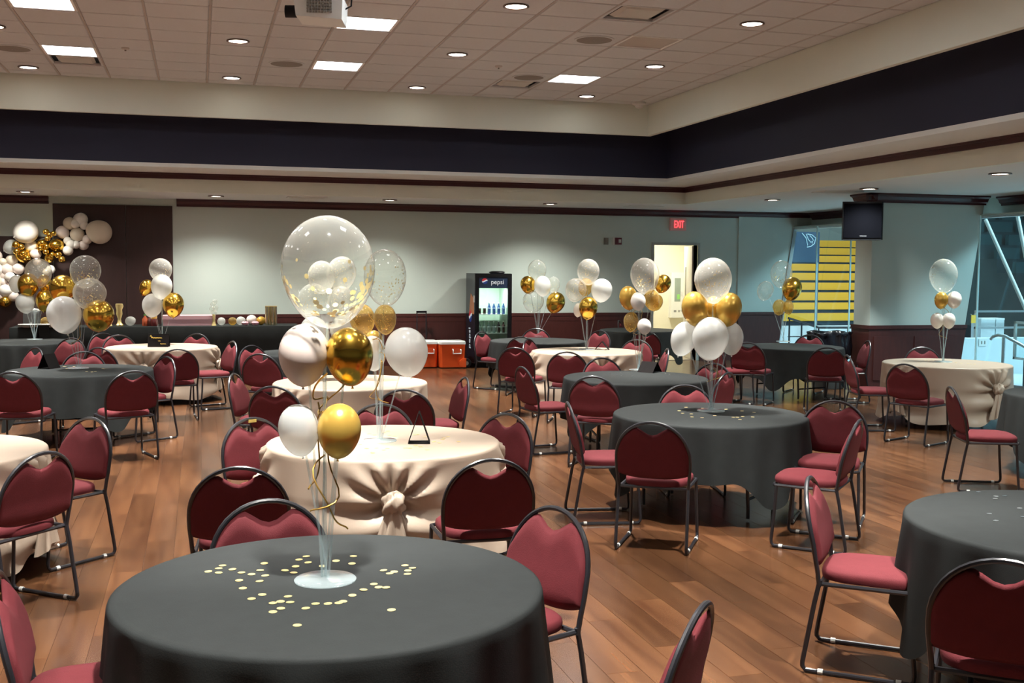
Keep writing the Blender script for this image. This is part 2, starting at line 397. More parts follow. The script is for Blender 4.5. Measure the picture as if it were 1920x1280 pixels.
struct(mb.build('trim_5', navy_m))['label'] = 'deep navy band around the tray ceiling'
ZU = 4.14
mb = MB()   # upper white fascia
mb.box((TR_L-.1, YU, ZU), (XU+.08, YU+.08, ZT)).box((XU, TR_N, ZU), (XU+.08, YU, ZT)).box((TR_L-.1, TR_N, ZU), (TR_L, YU, ZT)).box((TR_L-.1, TR_N-.1, ZU), (XU+.08, TR_N, ZT))
struct(mb.build('trim_6', fascia_m))['label'] = 'white upper fascia directly below the tiled ceiling'
# closing lid over everything
ceil = struct(MB().box((XLEFT-.2, YBACK-.2, ZT+.06), (13.4, YW+T, ZT+.12)).build('ceiling', tile_m)); ceil['label'] = 'raised tray ceiling of square acoustic tiles in a metal grid'

# ---- tile grid
GX, GY, GS = .148, 13.03, .6845
xs = [TR_L]+[GX+i*GS for i in range(-30, 30) if TR_L < GX+i*GS < XU]+[XU]
ys = [TR_N]+[GY+i*GS for i in range(-30, 30) if TR_N < GY+i*GS < YU]+[YU]
def cell(x, y):
    return math.floor((x-GX)/GS), math.floor((y-GY)/GS)
def cell_c(c): return GX+(c[0]+.5)*GS, GY+(c[1]+.5)*GS
lights_c = {}
for X in (-5.0, -1.56, 1.86, 5.28):
    for k_ in range(5): lights_c[cell(X, 15.42-k_*2.732)] = True
OFF = cell(5.28, 12.69)
vents_c = [cell(4.6, 16.1), cell(4.6, 11.32), cell(-1.56, 16.1)]
downs_c = [cell(X, Y) for X in (-7.72, -4.98, -2.24, .49, 3.23, 5.97) for Y in [16.79-2.738*k_ for k_ in range(6)]]
tile_meshes = {}; far_tiles = MB(); ntile = 0
for i in range(len(xs)-1):
    for j in range(len(ys)-1):
        x0, x1, y0, y1 = xs[i], xs[i+1], ys[j], ys[j+1]
        c = cell((x0+x1)/2, (y0+y1)/2)
        if c in lights_c or c in vents_c: continue
        g = .010
        px, py, d = project(((x0+x1)/2, (y0+y1)/2, ZT))
        a = (x1-x0-2*g, y1-y0-2*g)
        if a[0] < .02 or a[1] < .02: continue
        if d > .5 and -60 < px < 1980 and py > -25 and ntile < 298:
            key = (round(a[0], 3), round(a[1], 3))
            if key not in tile_meshes:
                u, v_ = key; e = .012
                m_ = MB().hexa([(e, e, -.004), (u-e, e, -.004), (u-e, v_-e, -.004), (e, v_-e, -.004), (0, 0, .012), (u, 0, .012), (u, v_, .012), (0, v_, .012)])
                tile_meshes[key] = m_.mesh('ceiling_tile', tile_m)
            ob('ceiling_tile', tile_meshes[key], ceil, (x0+g, y0+g, ZT)); ntile += 1
        else:
            far_tiles.box((x0+g, y0+g, ZT-.004), (x1-g, y1-g, ZT+.01))
far_tiles.build('ceiling_tiles', tile_m, ceil)['kind'] = 'stuff'
for x in xs[1:-1]: MB().box((x-.011, TR_N, ZT+.001), (x+.011, YU, ZT+.02)).build('grid_bar', grid_m, ceil)
for y in ys[1:-1]: MB().box((TR_L, y-.009, ZT+.002), (XU, y+.009, ZT+.019)).build('grid_bar', grid_m, ceil)

# ---- square troffers
glow_m = mat('troffer_diffuser', (1, 1, 1), .5, emit=(.93, .97, 1), estr=TROFFER, noise=.01)
offl_m = mat('unlit_diffuser', (.42, .36, .32), .4, noise=.03)
hs = GS/2-.012
fr_me = MB().box((-hs, -hs, 0), (hs, -hs+.03, .06)).box((-hs, hs-.03, 0), (hs, hs, .06)).box((-hs, -hs+.03, 0), (-hs+.03, hs-.03, .06)).box((hs-.03, -hs+.03, 0), (hs, hs-.03, .06)).mesh('frame', white_m)
df_me = MB().box((-hs+.03, -hs+.03, .01), (hs-.03, hs-.03, .03)).mesh('diffuser', glow_m)
of_me = MB().box((-hs+.03, -hs+.03, .01), (hs-.03, hs-.03, .03)).mesh('diffuser', offl_m)
for c in lights_c:
    X, Y = cell_c(c); off = c == OFF
    t = thing('ceiling_light', 'square recessed ceiling light that is switched off' if off else 'square white recessed light shining in the tiled ceiling', 'light', (X, Y, ZT-.003), group=None if off else 'lit square ceiling lights')
    ob('frame', fr_me, t); ob('diffuser', of_me if off else df_me, t)
# ---- round downlights with their own lamps
ring_me = MB().lathe([(.135, .012), (.14, 0), (.12, -.006), (.112, 0), (.108, .012)], 28, close=False).mesh('trim_ring', mat('brown_ring', (.10, .06, .045), .4, noise=.05), True)
lens_m = mat('downlight_lens', (1, 1, 1), .4, emit=(1, .93, .82), estr=9, noise=.01)
lens_me = MB().lathe([(.112, .004), (.06, .009), (.005, .010)], 28, close=False).mesh('lens', lens_m, True)
def spot(parent, power, col, size=58, blend=.7):
    l = bpy.data.lights.new('lamp', 'SPOT'); l.energy = power; l.color = col; l.spot_size = math.radians(size); l.spot_blend = blend; l.shadow_soft_size = .09
    o = ob('lamp', l, parent, (0, 0, -.03)); return o
for c in downs_c:
    if c in lights_c: continue
    X, Y = cell_c(c)
    if not (TR_L+.3 < X < XU-.2): continue
    t = thing('downlight', 'round warm recessed downlight in the tiled ceiling', 'light', (X, Y, ZT-.018), group='round downlights in the tiled ceiling')
    ob('trim_ring', ring_me, t); ob('lens', lens_me, t); spot(t, SPOT_HI, (1, .97, .91))
low = [(-2.76, 19.95), (.3, 19.95), (3.33, 19.9), (6.37, 19.9), (9.58, 17.3), (9.58, 14.43), (9.6, 11.66), (9.6, 8.9), (9.6, 6.1), (9.6, 3.3)]
for (X, Y) in low:
    t = thing('downlight', 'flush round downlight in the lower white ceiling', 'light', (X, Y, ZL-.012), group='round downlights in the lower ceiling')
    ob('trim_ring', ring_me, t); ob('lens', lens_me, t); spot(t, SPOT_LO, (.90, 1, .97) if X > 9 else (1, .98, .88), 135, 1)
# ---- vents
for c in vents_c:
    X, Y = cell_c(c); t = thing('ceiling_vent', 'square air vent with dark gap and pale centre plate in the tile grid', 'vent', (X, Y, ZT), group='square air vents in the tiled ceiling')
    MB().box((-hs, -hs, .0), (hs, -hs+.03, .03)).box((-hs, hs-.03, 0), (hs, hs, .03)).box((-hs, -hs+.03, 0), (-hs+.03, hs-.03, .03)).box((hs-.03, -hs+.03, 0), (hs, hs-.03, .03)).build('frame', tile_m, t)
    MB().box((-hs, -hs, .05), (hs, hs, .055)).build('duct', black_m, t)
    MB().hexa([(-.2, -.2, .0), (.2, -.2, .0), (.2, .2, .0), (-.2, .2, .0), (-.24, -.24, .03), (.24, -.24, .03), (.24, .24, .03), (-.24, .24, .03)]).build('plate', mat('vent_plate', (.52, .50, .45), .5, noise=.03), t)
for (X, Y, n_) in ((1.84, 19.75, 0), (8.3, 20.0, 1), (9.54, 15.2, 2)):
    t = thing('ceiling_vent', ['slim white slotted vent in the low ceiling near the far wall', 'slotted vent in the low ceiling before the exit sign', 'slotted vent in the low ceiling by the loudspeaker pier'][n_], 'vent', (X, Y, ZL))
    MB().box((-.34, -.2, -.012), (.34, -.17, .0)).box((-.34, .17, -.012), (.34, .2, .0)).box((-.34, -.17, -.012), (-.31, .17, 0)).box((.31, -.17, -.012), (.34, .17, 0)).build('frame', soffit_m, t)
    MB().box((-.31, -.17, -.004), (.31, .17, -.001)).build('backing', grey_m, t)
    for s_ in range(5): MB().box((-.31, -.14+s_*.065, -.012), (.31, -.115+s_*.065, -.004)).build('slat', soffit_m, t)
# ---- ceiling speakers and detectors
for (X, Y) in ((-2.25, 15.42), (1.16, 15.42), (4.6, 12.69), (4.6, 15.42)):
    X, Y = cell_c(cell(X, Y)); t = thing('ceiling_speaker', 'flat round grey loudspeaker grille set in the tiled ceiling', 'speaker', (X, Y, ZT-.005), group='round ceiling loudspeakers')
    MB().lathe([(.24, .002), (.24, -.006), (.215, -.010)], 32).build('rim', tile_m, t, True); MB().lathe([(.214, -.010), (.1, -.014), (.005, -.015)], 32, close=False).build('grille', grey_m, t, True)
for (x, y) in ((235, 89), (935, 123)):
    p_ = atz(x, y, ZT); t = thing('smoke_detector', 'small round detector on the ceiling tiles', 'detector', (p_.x, p_.y, ZT-.004), group='small ceiling detectors')
    MB().lathe([(.05, 0), (.05, -.012), (.035, -.025), (.03, -.025)], 20).build('body', mat('detector_beige', (.5, .46, .42), .5, noise=.02), t, True); MB().lathe([(.012, -.025), (.012, -.04)], 12).build('sensor', grey_m, t)
# projector
pj = thing('projector', 'white ceiling projector with a slotted side and black lens', 'projector', (1.10, 10.35, 4.12), math.radians(-14))
MB().hexa([(-.20, -.19, .03), (.21, -.19, .0), (.21, .19, .0), (-.20, .19, .03), (-.22, -.2, .20), (.22, -.2, .20), (.22, .2, .20), (-.22, .2, .20)]).build('body', plast_m, pj)
mb = MB()
for i in range(9):
    for j in range(5): mb.box((-.10+i*.026, -.215, .055+j*.026), (-.085+i*.026, -.195, .072+j*.026))
mb.build('vent_slots', grey_m, pj)['kind'] = 'stuff'
MB().lathe([(.055, 0), (.055, .10), (.045, .105)], 20, (-.32, -.02, .10), 'x').build('lens', black_m, pj, True)
MB().tube([(0, 0, .19), (0, 0, .54)], .025).build('mount_pole', plast_m, pj); MB().box((-.12, -.12, .525), (.12, .12, .535)).build('mount_plate', plast_m, pj)
MB().tube([(.21, .05, .14), (.27, .04, .17), (.28, .02, .28), (.20, .0, .40), (.06, 0, .53)], .008, 6).build('cable', black_m, pj)
# dome camera in the corner of the tray
p_ = atz(1198, 192, ZT); dc = thing('dome_camera', 'small white camera dome tucked in the tray corner', 'camera', (p_.x-.02, p_.y-.05, ZT-.004))
MB().lathe([(.11, 0), (.115, -.03), (.08, -.05), (.07, -.05)], 24).build('base', plast_m, dc, True); MB().lathe([(.07, -.05), (.055, -.09), (.005, -.105)], 24, close=False).build('dome', plast_m, dc, True)

# ---- pier, header wall and glass wall on the arena side
PY0, PY1, PX = 15.3, 15.75, 10.24
mb = MB().hexa([(PX, PY0, 0), (glassX(0), PY0, 0), (glassX(0), PY1, 0), (PX, PY1, 0), (PX, PY0, ZL), (glassX(ZL), PY0, ZL), (glassX(ZL), PY1, ZL), (PX, PY1, ZL)])
pier = struct(mb.build('wall_pier', wall_m)); pier['label'] = 'pale grey pier between the two leaning glass bays'
ZP = 1.03
mb = MB(); e = .04
mb.hexa([(PX-e, PY0-e, 0), (glassX(0), PY0-e, 0), (glassX(0), PY0, 0), (PX-e, PY0, 0), (PX-e, PY0-e, ZP), (glassX(ZP), PY0-e, ZP), (glassX(ZP), PY0, ZP), (PX-e, PY0, ZP)]); mb.build('wainscot_backing', wain_m, pier)
MB().box((PX-e, PY0, 0), (PX, PY1, ZP)).build('wainscot_backing', wain_m, pier)
MB().box((PX-e-.015, PY0-e-.015, ZP-.05), (glassX(ZP), PY0, ZP+.005)).build('wainscot_cap', wain_m, pier)
MB().box((PX-e-.015, PY0, ZP-.05), (PX, PY1, ZP+.005)).build('wainscot_cap', wain_m, pier)
for k_ in range(2):
    a_, b_ = (PX+.05, PX+.72) if k_ == 0 else (PX+.80, glassX(.2)-.08)
    MB().box((a_, PY0-e-.012, .16), (b_, PY0-e, ZP-.17)).build('wainscot_panel', wain_m, pier)
mb = MB(); prof = [(0, 0), (.13, 0), (.13, -.025), (.085, -.05), (.06, -.10), (.025, -.12), (.025, -.145), (0, -.145)]
mb.prism(prof, PX-.13, glassX(ZL), lambda p: (p[2], PY0-p[0], ZL+p[1])); mb.build('crown_moulding', trim_m, pier)
mb = MB(); mb.prism(prof, PY0-.13, PY1, lambda p: (PX-p[0], p[2], ZL+p[1])); mb.build('crown_moulding', trim_m, pier)
hd = struct(MB().box((XH, YBACK, 2.80), (XH+.2, YW, ZL+.2)).box((12.25, YBACK, 2.80), (XH, PY0, 2.83)).box((12.25, PY1, 2.80), (XH, YW-.03, 2.83)).build('wall_header', wall_m)); hd['label'] = 'white header strip above the leaning glass wall'
mb = MB(); mb.prism(prof, YBACK, PY0, lambda p: (XH-p[0], p[2], ZL+p[1])); mb.prism(prof, PY1, YW-.1, lambda p: (XH-p[0], p[2], ZL+p[1])); struct(mb.build('trim_7', trim_m))['label'] = 'dark mahogany crown moulding above the glass wall'
def glass_bay(name, ya, yb, n, label):
    w_ = struct(MB().box((glassX(0)-.04, ya, 0), (glassX(0)+.10, yb, .05)).build(name, steel_m)); w_['label'] = label
    st = (yb-ya)/n
    for k_ in range(n):
        a_, b_ = ya+k_*st+.004, ya+(k_+1)*st-.004
        MB().hexa([(glassX(.05), a_, .05), (glassX(.05)+.012, a_, .05), (glassX(.05)+.012, b_, .05), (glassX(.05), b_, .05), (glassX(2.8), a_, 2.8), (glassX(2.8)+.012, a_, 2.8), (glassX(2.8)+.012, b_, 2.8), (glassX(2.8), b_, 2.8)]).build('pane', glass_m, w_)
    MB().box((glassX(2.78)-.03, ya, 2.765), (glassX(2.78)+.04, yb, 2.80)).build('top_channel', steel_m, w_)
    return w_
w1 = glass_bay('window_1', PY1, YW-.03, 4, 'leaning glass bay looking onto the yellow bleachers')
w2 = glass_bay('window_2', 4.0, PY0, 8, 'leaning glass bay beside the pier looking into the dark arena')
for Y, w_ in ((19.58, w1), (18.39, w1), (14.81, w2), (12.6, w2)):
    MB().box((11.84, Y-.010, .05), (11.865, Y+.010, 2.78)).build('glass_fin', fin_m, w_)
# the slim white jamb where the glass meets the far wall
MB().hexa([(glassX(0)-.05, YW-.06, 0), (glassX(0)+.03, YW-.06, 0), (glassX(0)+.03, YW-.03, 0), (glassX(0)-.05, YW-.03, 0), (glassX(2.8)-.05, YW-.06, 2.8), (glassX(2.8)+.03, YW-.06, 2.8), (glassX(2.8)+.03, YW-.03, 2.8), (glassX(2.8)-.05, YW-.03, 2.8)]).build('jamb', mat('grey_jamb', (.35, .38, .38), .4, metal=.3, noise=.03), w1)
struct(MB().box((glassX(0), YBACK, 0), (glassX(0)+.2, 4.0, ZL)).build('wall_right', wall_m))['label'] = 'pale wall closing the arena side near the entrance'

# ================================================================== the arena outside the glass
conc_m = mat('arena_concrete', (.62, .68, .70), .5, noise=.06, nscale=3)
dark_m = mat('arena_dark', (.018, .035, .045), .8, noise=.3, nscale=2)
yel_m = mat('yellow_bleacher', (.86, .48, .03), .5, noise=.08, nscale=4, stretch=(.5, 6, 6))
gap_m = mat('bleacher_gap', (.012, .03, .05), .7, noise=.1)
struct(MB().box((glassX(0)+.2, -5, -.5), (30, 40, -.1)).build('floor_arena', conc_m))['label'] = 'pale arena walkway floor outside the glass'
bl = thing('bleachers', 'tiers of yellow bleacher benches seen through the leaning glass', 'bleachers', (16.3, 27, -.1))
rows = [(450.8, 462.8), (464.9, 477.3), (479.7, 491.4), (494.9, 507.8), (511.8, 525.4), (530, 543.4), (548.3, 562.8), (567.5, 580), (587.4, 601)]
base_y = 27.0
for i, (ya, yb) in enumerate(reversed(rows)):
    Y = base_y+i*.62; z1 = aty(1560, ya, Y).z; z0 = aty(1560, yb, Y).z
    x0 = 14.0+.3*i; x1 = 19.3+.3*i
    MB().box((x0-16.3, Y-27, z0+.1), (x1-16.3, Y-27+.35, z1+.1)).build('bench', yel_m, bl)
    MB().box((x0-16.3, Y-27+.04, -.02), (x1-16.3, Y-27+.68, z0+.1)).build('riser', gap_m, bl)
lw_ = struct(MB().box((13.4, 26.2, -.12), (20, 26.4, .42)).build('wall_parapet', conc_m)); lw_['label'] = 'low white wall at the foot of the bleachers'
# back wall of the arena
struct(MB().box((12.8, 34, -.5), (40, 34.3, 9)).build('wall_arena', mat('arena_wall', (.30, .36, .34), .8, noise=.05)))['label'] = 'grey wall high behind the bleachers'
# navy banner with pale outline strokes
a_ = aty(1480, 434, 25.5); b_ = aty(1536, 492, 25.5)
bn = thing('banner', 'navy banner with pale outline strokes hanging before the bleachers', 'banner', ((a_.x+b_.x)/2, 25.5, b_.z))
wdt = (b_.x-a_.x)/2; hgt = a_.z-b_.z
MB().box((-wdt, 0, .0), (wdt, .02, hgt)).build('cloth', mat('navy_banner', (.012, .045, .09), .7, noise=.15), bn)
st_m = mat('pale_print', (.45, .62, .68), .7, noise=.05)
for pts in ([(-.12, .96), (.05, .80), (.12, .58), (.10, .50), (.25, .52), (.40, .62), (.45, .80), (.30, .90), (.10, .93)], [(.05, .93), (.15, .75), (.25, .66), (.33, .70), (.30, .62)], [(.2, .88), (.3, .8), (.36, .72)]):
    MB().tube([(x*wdt*1.6, -.006, z*hgt) for x, z in pts], .012, 5).build('outline_stroke', st_m, bn)
# banner post
MB().tube([(wdt-.02, .05, -2.2), (wdt-.02, .05, hgt)], .03).build('pole', steel_m, bn)
# railing outside at the foot of the bleachers
rl = thing('stair_railing', 'thin dark stair railing before the bleachers', 'railing', (14.2, 24.5, -.1))
q1 = aty(1478, 596, 24.5)-Vector((14.2, 24.5, -.1)); q2 = aty(1535, 614, 24.5)-Vector((14.2, 24.5, -.1)); q3 = aty(1610, 614, 24.5)-Vector((14.2, 24.5, -.1))
MB().tube([q1, q2, q3], .028).build('handrail', metal_m, rl)
for px in (1480, 1503, 1535, 1590):
    t_ = aty(px, 614, 24.5)-Vector((14.2, 24.5, -.1)); MB().tube([(t_.x, 0, 0), (t_.x, 0, t_.z+(.25 if px < 1500 else (.12 if px < 1530 else 0)))], .022).build('post', metal_m, rl)
MB().tube([(q1.x, 0, .35), (q3.x, 0, .35)], .015).build('lower_rail', metal_m, rl)
# dark stands in the second bay, rails and white parapet
ds = struct(MB().box((13.4, 18.2, -.1), (30, 18.45, .60)).build('wall_walkway', conc_m)); ds['label'] = 'low white wall of the arena walkway by the second bay'
sd_ = thing('dark_stands', 'dark tiered seating of the unlit arena behind the second glass bay', 'stands', (26.4, 24, -.1))
for i in range(10):
    MB().box((-4.0, i*.8, 0), (9.0, i*.8+.8, .7+i*.42)).build('tier', dark_m, sd_)
    for k_ in range(12): MB().box((-3.8+k_*1.05, i*.8+.25, .7+i*.42), (-3.0+k_*1.05, i*.8+.4, 1.02+i*.42)).build('seat_block', mat('seat_teal', (.02, .06, .075), .6, noise=.2), sd_)
gr_ = thing('guard_rail', 'pale double guard rail along the arena walkway', 'railing', (20, 18.8, -.1))
for z in (.85, 1.18): MB().box((-5, -.02, z), (6, .02, z+.04)).build('rail', steel_m, gr_)
for k_ in range(6): MB().box((-5+k_*2, -.02, 0), (-4.95+k_*2, .02, 1.2)).build('post', steel_m, gr_)
for k_, xx in enumerate((aty(1840, 595, 19.2).x, aty(1868, 595, 19.2).x)):
    t = thing('road_case', ['wide white case standing behind the guard rail', 'narrower white case next to the wide one behind the guard rail'][k_], 'case', (xx, 19.2, -.1))
    w_ = (.34, .2)[k_]; MB().box((0, 0, .04), (w_, .3, 1.0)).build('body', conc_m, t); MB().box((-.005, -.005, 1.0), (w_+.005, .305, 1.04)).build('lid', white_m, t)
    for dx in (.03, w_-.06): MB().box((dx, .05, 0), (dx+.03, .25, .04)).build('foot', black_m, t)
p_ = aty(1826, 597, 18.76); ys = thing('yellow_sign', 'small yellow sign hung on the guard rail', 'sign', (p_.x, 18.765, p_.z))
MB().box((-.06, -.008, -.09), (.06, .008, .07)).build('plate', yel_m, ys); MB().tube([(-.04, .0, .06), (-.04, .03, .09), (-.04, .055, .08)], .004, 5).build('hook', steel_m, ys); MB().tube([(.04, .0, .06), (.04, .03, .09), (.04, .055, .08)], .004, 5).build('hook', steel_m, ys)
bm_ = thing('roof_brace', 'white diagonal roof brace standing outside the second glass bay', 'brace', (14, 17.3, -.1))
a1, a2 = atx(1848, 412, 14), atx(1935, 606, 14)
MB().tube([a1-Vector((14, 17.3, -.1)), a2-Vector((14, 17.3, -.1))], .034, 12).build('strut', white_m, bm_, True)
MB().tube([a2-Vector((14, 17.3, -.1)), (a2.x-14, a2.y-17.3, 0)], .05, 10).build('post', white_m, bm_, True)
b2_ = thing('roof_brace', 'second white roof brace standing nearer to the entrance end', 'brace', (14, 16.3, -.1))
a1, a2 = atx(1908, 405, 14), atx(1945, 590, 14)
MB().tube([a1-Vector((14, 16.3, -.1)), a2-Vector((14, 16.3, -.1))], .034, 12).build('strut', white_m, b2_, True)
MB().tube([a2-Vector((14, 16.3, -.1)), (a2.x-14, a2.y-16.3, 0)], .05, 10).build('post', white_m, b2_, True)
# socket plate on the walkway wall
p_ = aty(1842, 638, 18.2); sp_ = thing('wall_socket', 'small white socket plate on the walkway wall outside the glass', 'socket', (p_.x, 18.19, p_.z-.04))
MB().box((-.09, -.008, -.07), (.09, .01, .07)).build('plate', plast_m, sp_)
for dx in (-.03, .04): MB().box((dx-.012, -.012, -.03), (dx+.012, -.008, .03)).build('slot', grey_m, sp_)
# stainless handrail beside the steps
hr = thing('handrail', 'curved stainless steel handrail descending outside the glass', 'handrail', (13.2, 15.6, -.1))
o_ = Vector((13.2, 15.6, -.1))
pts = [atx(1858, 636, 13.2), atx(1862, 631, 13.2), atx(1872, 628, 13.2), atx(1885, 630, 13.2), atx(1920, 649, 13.0), atx(1985, 690, 12.8)]
MB().tube([p-o_ for p in pts], .028, 10).build('rail', steel_m, hr, True)
for px, py in ((1882, 632), (1962, 674)):
    q = atx(px, py, 13.15)-o_; MB().tube([(q.x, q.y, 0), q], .028, 10).build('post', steel_m, hr, True)
# framed white screen outside
a_ = atx(1903, 602, 13.8); b_ = atx(1945, 678, 13.8)
fs = thing('framed_panel', 'white framed glass panel standing on the walkway past the handrail', 'panel', (13.8, (a_.y+b_.y)/2, -.1))
hw = abs(a_.y-b_.y)/2; z0, z1 = b_.z+.1, a_.z+.1
MB().box((-.02, -hw, z0), (.02, -hw+.04, z1)).box((-.02, hw-.04, z0), (.02, hw, z1)).box((-.02, -hw, z0), (.02, hw, z0+.04)).box((-.02, -hw, z1-.04), (.02, hw, z1)).build('frame', white_m, fs)
MB().box((-.004, -hw+.04, z0+.04), (.004, hw-.04, z1-.04)).build('pane', glass_m, fs)
MB().tube([(0, 0, 0), (0, 0, z0)], .03).build('stand', metal_m, fs)

# ================================================================== wall fittings
ex = thing('exit_sign', 'lit red EXIT sign above the open doorway', 'sign', (aty(1270, 421, YW).x, YW-.03, aty(1270, 421, YW).z))
MB().box((-.175, -.03, -.125), (.175, .03, .125)).build('housing', mat('exit_housing', (.42, .30, .29), .5, emit=(.8, .25, .22), estr=.05, noise=.02), ex)
tx = text_mesh('EXIT', .21, .004, mat('exit_letters', (1, .1, .1), .5, emit=(1, .04, .05), estr=2.2, noise=.01), 'lettering')
o = ob('lettering', tx, ex, (.01, -.034, -.004)); o.rotation_euler = (PI/2, 0, 0); o.scale = (.52, 1, 1)
p_ = aty(1158, 452, YW); st = thing('fire_alarm_strobe', 'dark red fire alarm strobe on a white plate', 'alarm', (p_.x, YW, p_.z))
MB().box((-.11, -.012, -.075), (.07, 0, .075)).build('back_plate', plast_m, st); MB().box((-.065, -.055, -.07), (.07, -.012, .07)).build('body', mat('alarm_red', (.12, .012, .03), .4, noise=.05), st)
MB().box((.0, -.075, -.035), (.05, -.055, .035)).build('lens', plast_m, st)
p_ = aty(1136, 452, YW); tag(MB().box((-.045, -.03, -.07), (.045, 0, .07)).box((-.03, -.036, -.05), (.03, -.03, .05)).build('wall_switch', grey_m, None, False, (p_.x, YW, p_.z)), 'small grey wall control beside the fire alarm', 'switch')
# loudspeaker on the pier corner
ls = thing('loudspeaker', 'black wall loudspeaker hung on the corner of the pier', 'speaker', (9.83, 14.97, 2.64), math.radians(-27))
mb = MB(); prof2 = [(-.30, -.20), (.27, -.20), (.29, -.17), (.24, .16), (-.22, .16), (-.31, -.17)]
mb.prism(prof2, -.27, .31); mb.build('cabinet', black_m, ls)
MB().box((-.285, -.212, -.24), (.265, -.20, .28)).build('grille', mat('speaker_grille', (.002, .002, .003), .95, noise=.2, nscale=80, spec=.02), ls)
MB().box((-.05, -.216, -.22), (.05, -.212, -.205)).build('badge', mat('dark_badge', (.06, .06, .065), .5, noise=.05), ls)
MB().tube([(.05, .10, .02), (.20, .42, .02)], .03).build('bracket', metal_m, ls); MB().box((.17, .38, -.06), (.25, .44, .10)).build('bracket_plate', metal_m, ls)

# ================================================================== chairs
def arch(n=20):
    pts = [(-.235, -.215, .42), (-.242, -.225, .50), (-.249, -.237, .57)]
    for i in range(n+1):
        a = PI-PI*i/n; x = .25*math.cos(a); z = .62+.265*math.sin(a)**.92 if math.sin(a) > 0 else .62
        pts.append((x, -.245-(z-.62)*.24, z))
    pts += [(.249, -.237, .57), (.242, -.225, .50), (.235, -.215, .42)]
    return pts
def make_chair():
    t = thing('banquet_chair', 'x', 'chair')
    R_ = .0112
    MB().tube(arch(), R_, 8).build('back_frame', metal_m, t, True)
    for s_ in (-1, 1):
        MB().tube([(s_*.235, -.212, .45), (s_*.237, -.235, .34), (s_*.240, -.275, .10), (s_*.240, -.283, .05)], R_, 8).build('rear_leg', metal_m, t, True)
        MB().tube([(s_*.240, -.283, .055), (s_*.240, -.283, .03), (s_*.240, -.27, .0135), (s_*.240, -.24, .0125), (s_*.240, .17, .0125), (s_*.240, .20, .0135), (s_*.238, .215, .03), (s_*.238, .217, .055)], R_, 8).build('runner', metal_m, t, True)
        MB().tube([(s_*.238, .217, .05), (s_*.233, .20, .25), (s_*.228, .19, .43)], R_, 8).build('front_leg', metal_m, t, True)
        for yy in (-.20, .15):
            MB().tube([(s_*.240, yy-.012, .0145), (s_*.240, yy+.012, .0145)], .0138, 8).build('glide', plast_m, t)
    MB().tube([(-.228, -.21, .43), (-.228, .20, .43), (-.20, .215, .43), (.20, .215, .43), (.228, .20, .43), (.228, -.21, .43), (-.228, -.21, .43)], .011, 6, False).build('seat_frame', metal_m, t, True)
    # seat cushion: rounded slab
    mb = MB(); n = 36; base = []
    def se(a, rx, ry, p=3.6):
        c_, s2 = math.cos(a), math.sin(a)
        return (rx*math.copysign(abs(c_)**(2/p), c_), ry*math.copysign(abs(s2)**(2/p), s2))
    layers = [(.90, .436), (.985, .440), (1.0, .458), (.985, .476), (.93, .488), (.75, .4965), (.45, .500), (.1, .501)]
    for sc, z in layers:
        for j in range(n):
            x, y = se(2*PI*j/n, .222*sc, .232*sc); mb.v.append((x*(1+.04*y/.23), y+.005, z))
    for i in range(len(layers)-1):
        for j in range(n): mb.f.append((i*n+j, i*n+(j+1) % n, (i+1)*n+(j+1) % n, (i+1)*n+j))
    mb.f.append(tuple(range(n))); mb.f.append(tuple((len(layers)-1)*n+j for j in range(n)))
    mb.build('seat', fabric_m, t, True)
    # back cushion: fills the arch, dips at the top like a handle slot
    nx, nz = 22, 14; V = {}; mb = MB()
    def ztop(x):
        a = min(1, abs(x)/.246); arc = .62+.262*math.sqrt(max(0, 1-a*a))
        dip = .795+.045*(1-math.cos(PI*min(1, abs(x)/.125)))*.62
        return min(arc, dip if abs(x) < .125 else 9)
    def zbot(x): return .492+.030*(abs(x)/.236)**3
    def yc(z): return -.245-(z-.62)*.24 if z > .62 else -.245+(.62-z)*.17
    for sd in (1, -1):
        for i in range(nx+1):
            u = i/nx*2-1; x = .246*math.sin(u*PI/2*.985)/math.sin(PI/2*.985)
            zb, zt = zbot(x), max(zbot(x)+.012, ztop(x))
            for j in range(nz+1):
                v = j/nz; z = zb+(zt-zb)*(.5-.5*math.cos(PI*v)*.25/.25 if False else v)
                ed = min(1, (1-abs(u))*4.0, v*5, (1-v)*5); ed = math.sin(ed*PI/2)
                th = (.030 if sd > 0 else .014)*ed
                if ed < 1e-6 and sd < 0: V[(sd, i, j)] = V[(1, i, j)]; continue
                V[(sd, i, j)] = len(mb.v); mb.v.append((x, yc(z)+sd*th, z))
        for i in range(nx):
            for j in range(nz): mb.f.append((V[(sd, i, j)], V[(sd, i+1, j)], V[(sd, i+1, j+1)], V[(sd, i, j+1)]))
    o = mb.build('backrest', fabric_m, t, 'all')
    return t
chair0 = make_chair(); used = [False]
TAB = {'T1': (.448, 3.963), 'T2': (1.168, 7.217), 'T3': (1.451, 11.043), 'T4': (3.91, 7.992), 'T5': (4.46, 10.90), 'T6': (9.002, 11.783), 'T7': (-.516, 16.453),
       'T8': (-1.27, 12.93), 'T9': (-1.70, 7.45), 'T10': (5.201, 14.535), 'T11': (5.2, 16.81), 'T12': (8.04, 19.45), 'T13': (8.6, 14.85), 'T14': (3.88, 4.10), 'T15': (8.05, 8.42), 'T16': (-2.55, 17.9), 'T17': (1.45, 14.95)}
TOPL = Vector((0, -.309, .885))
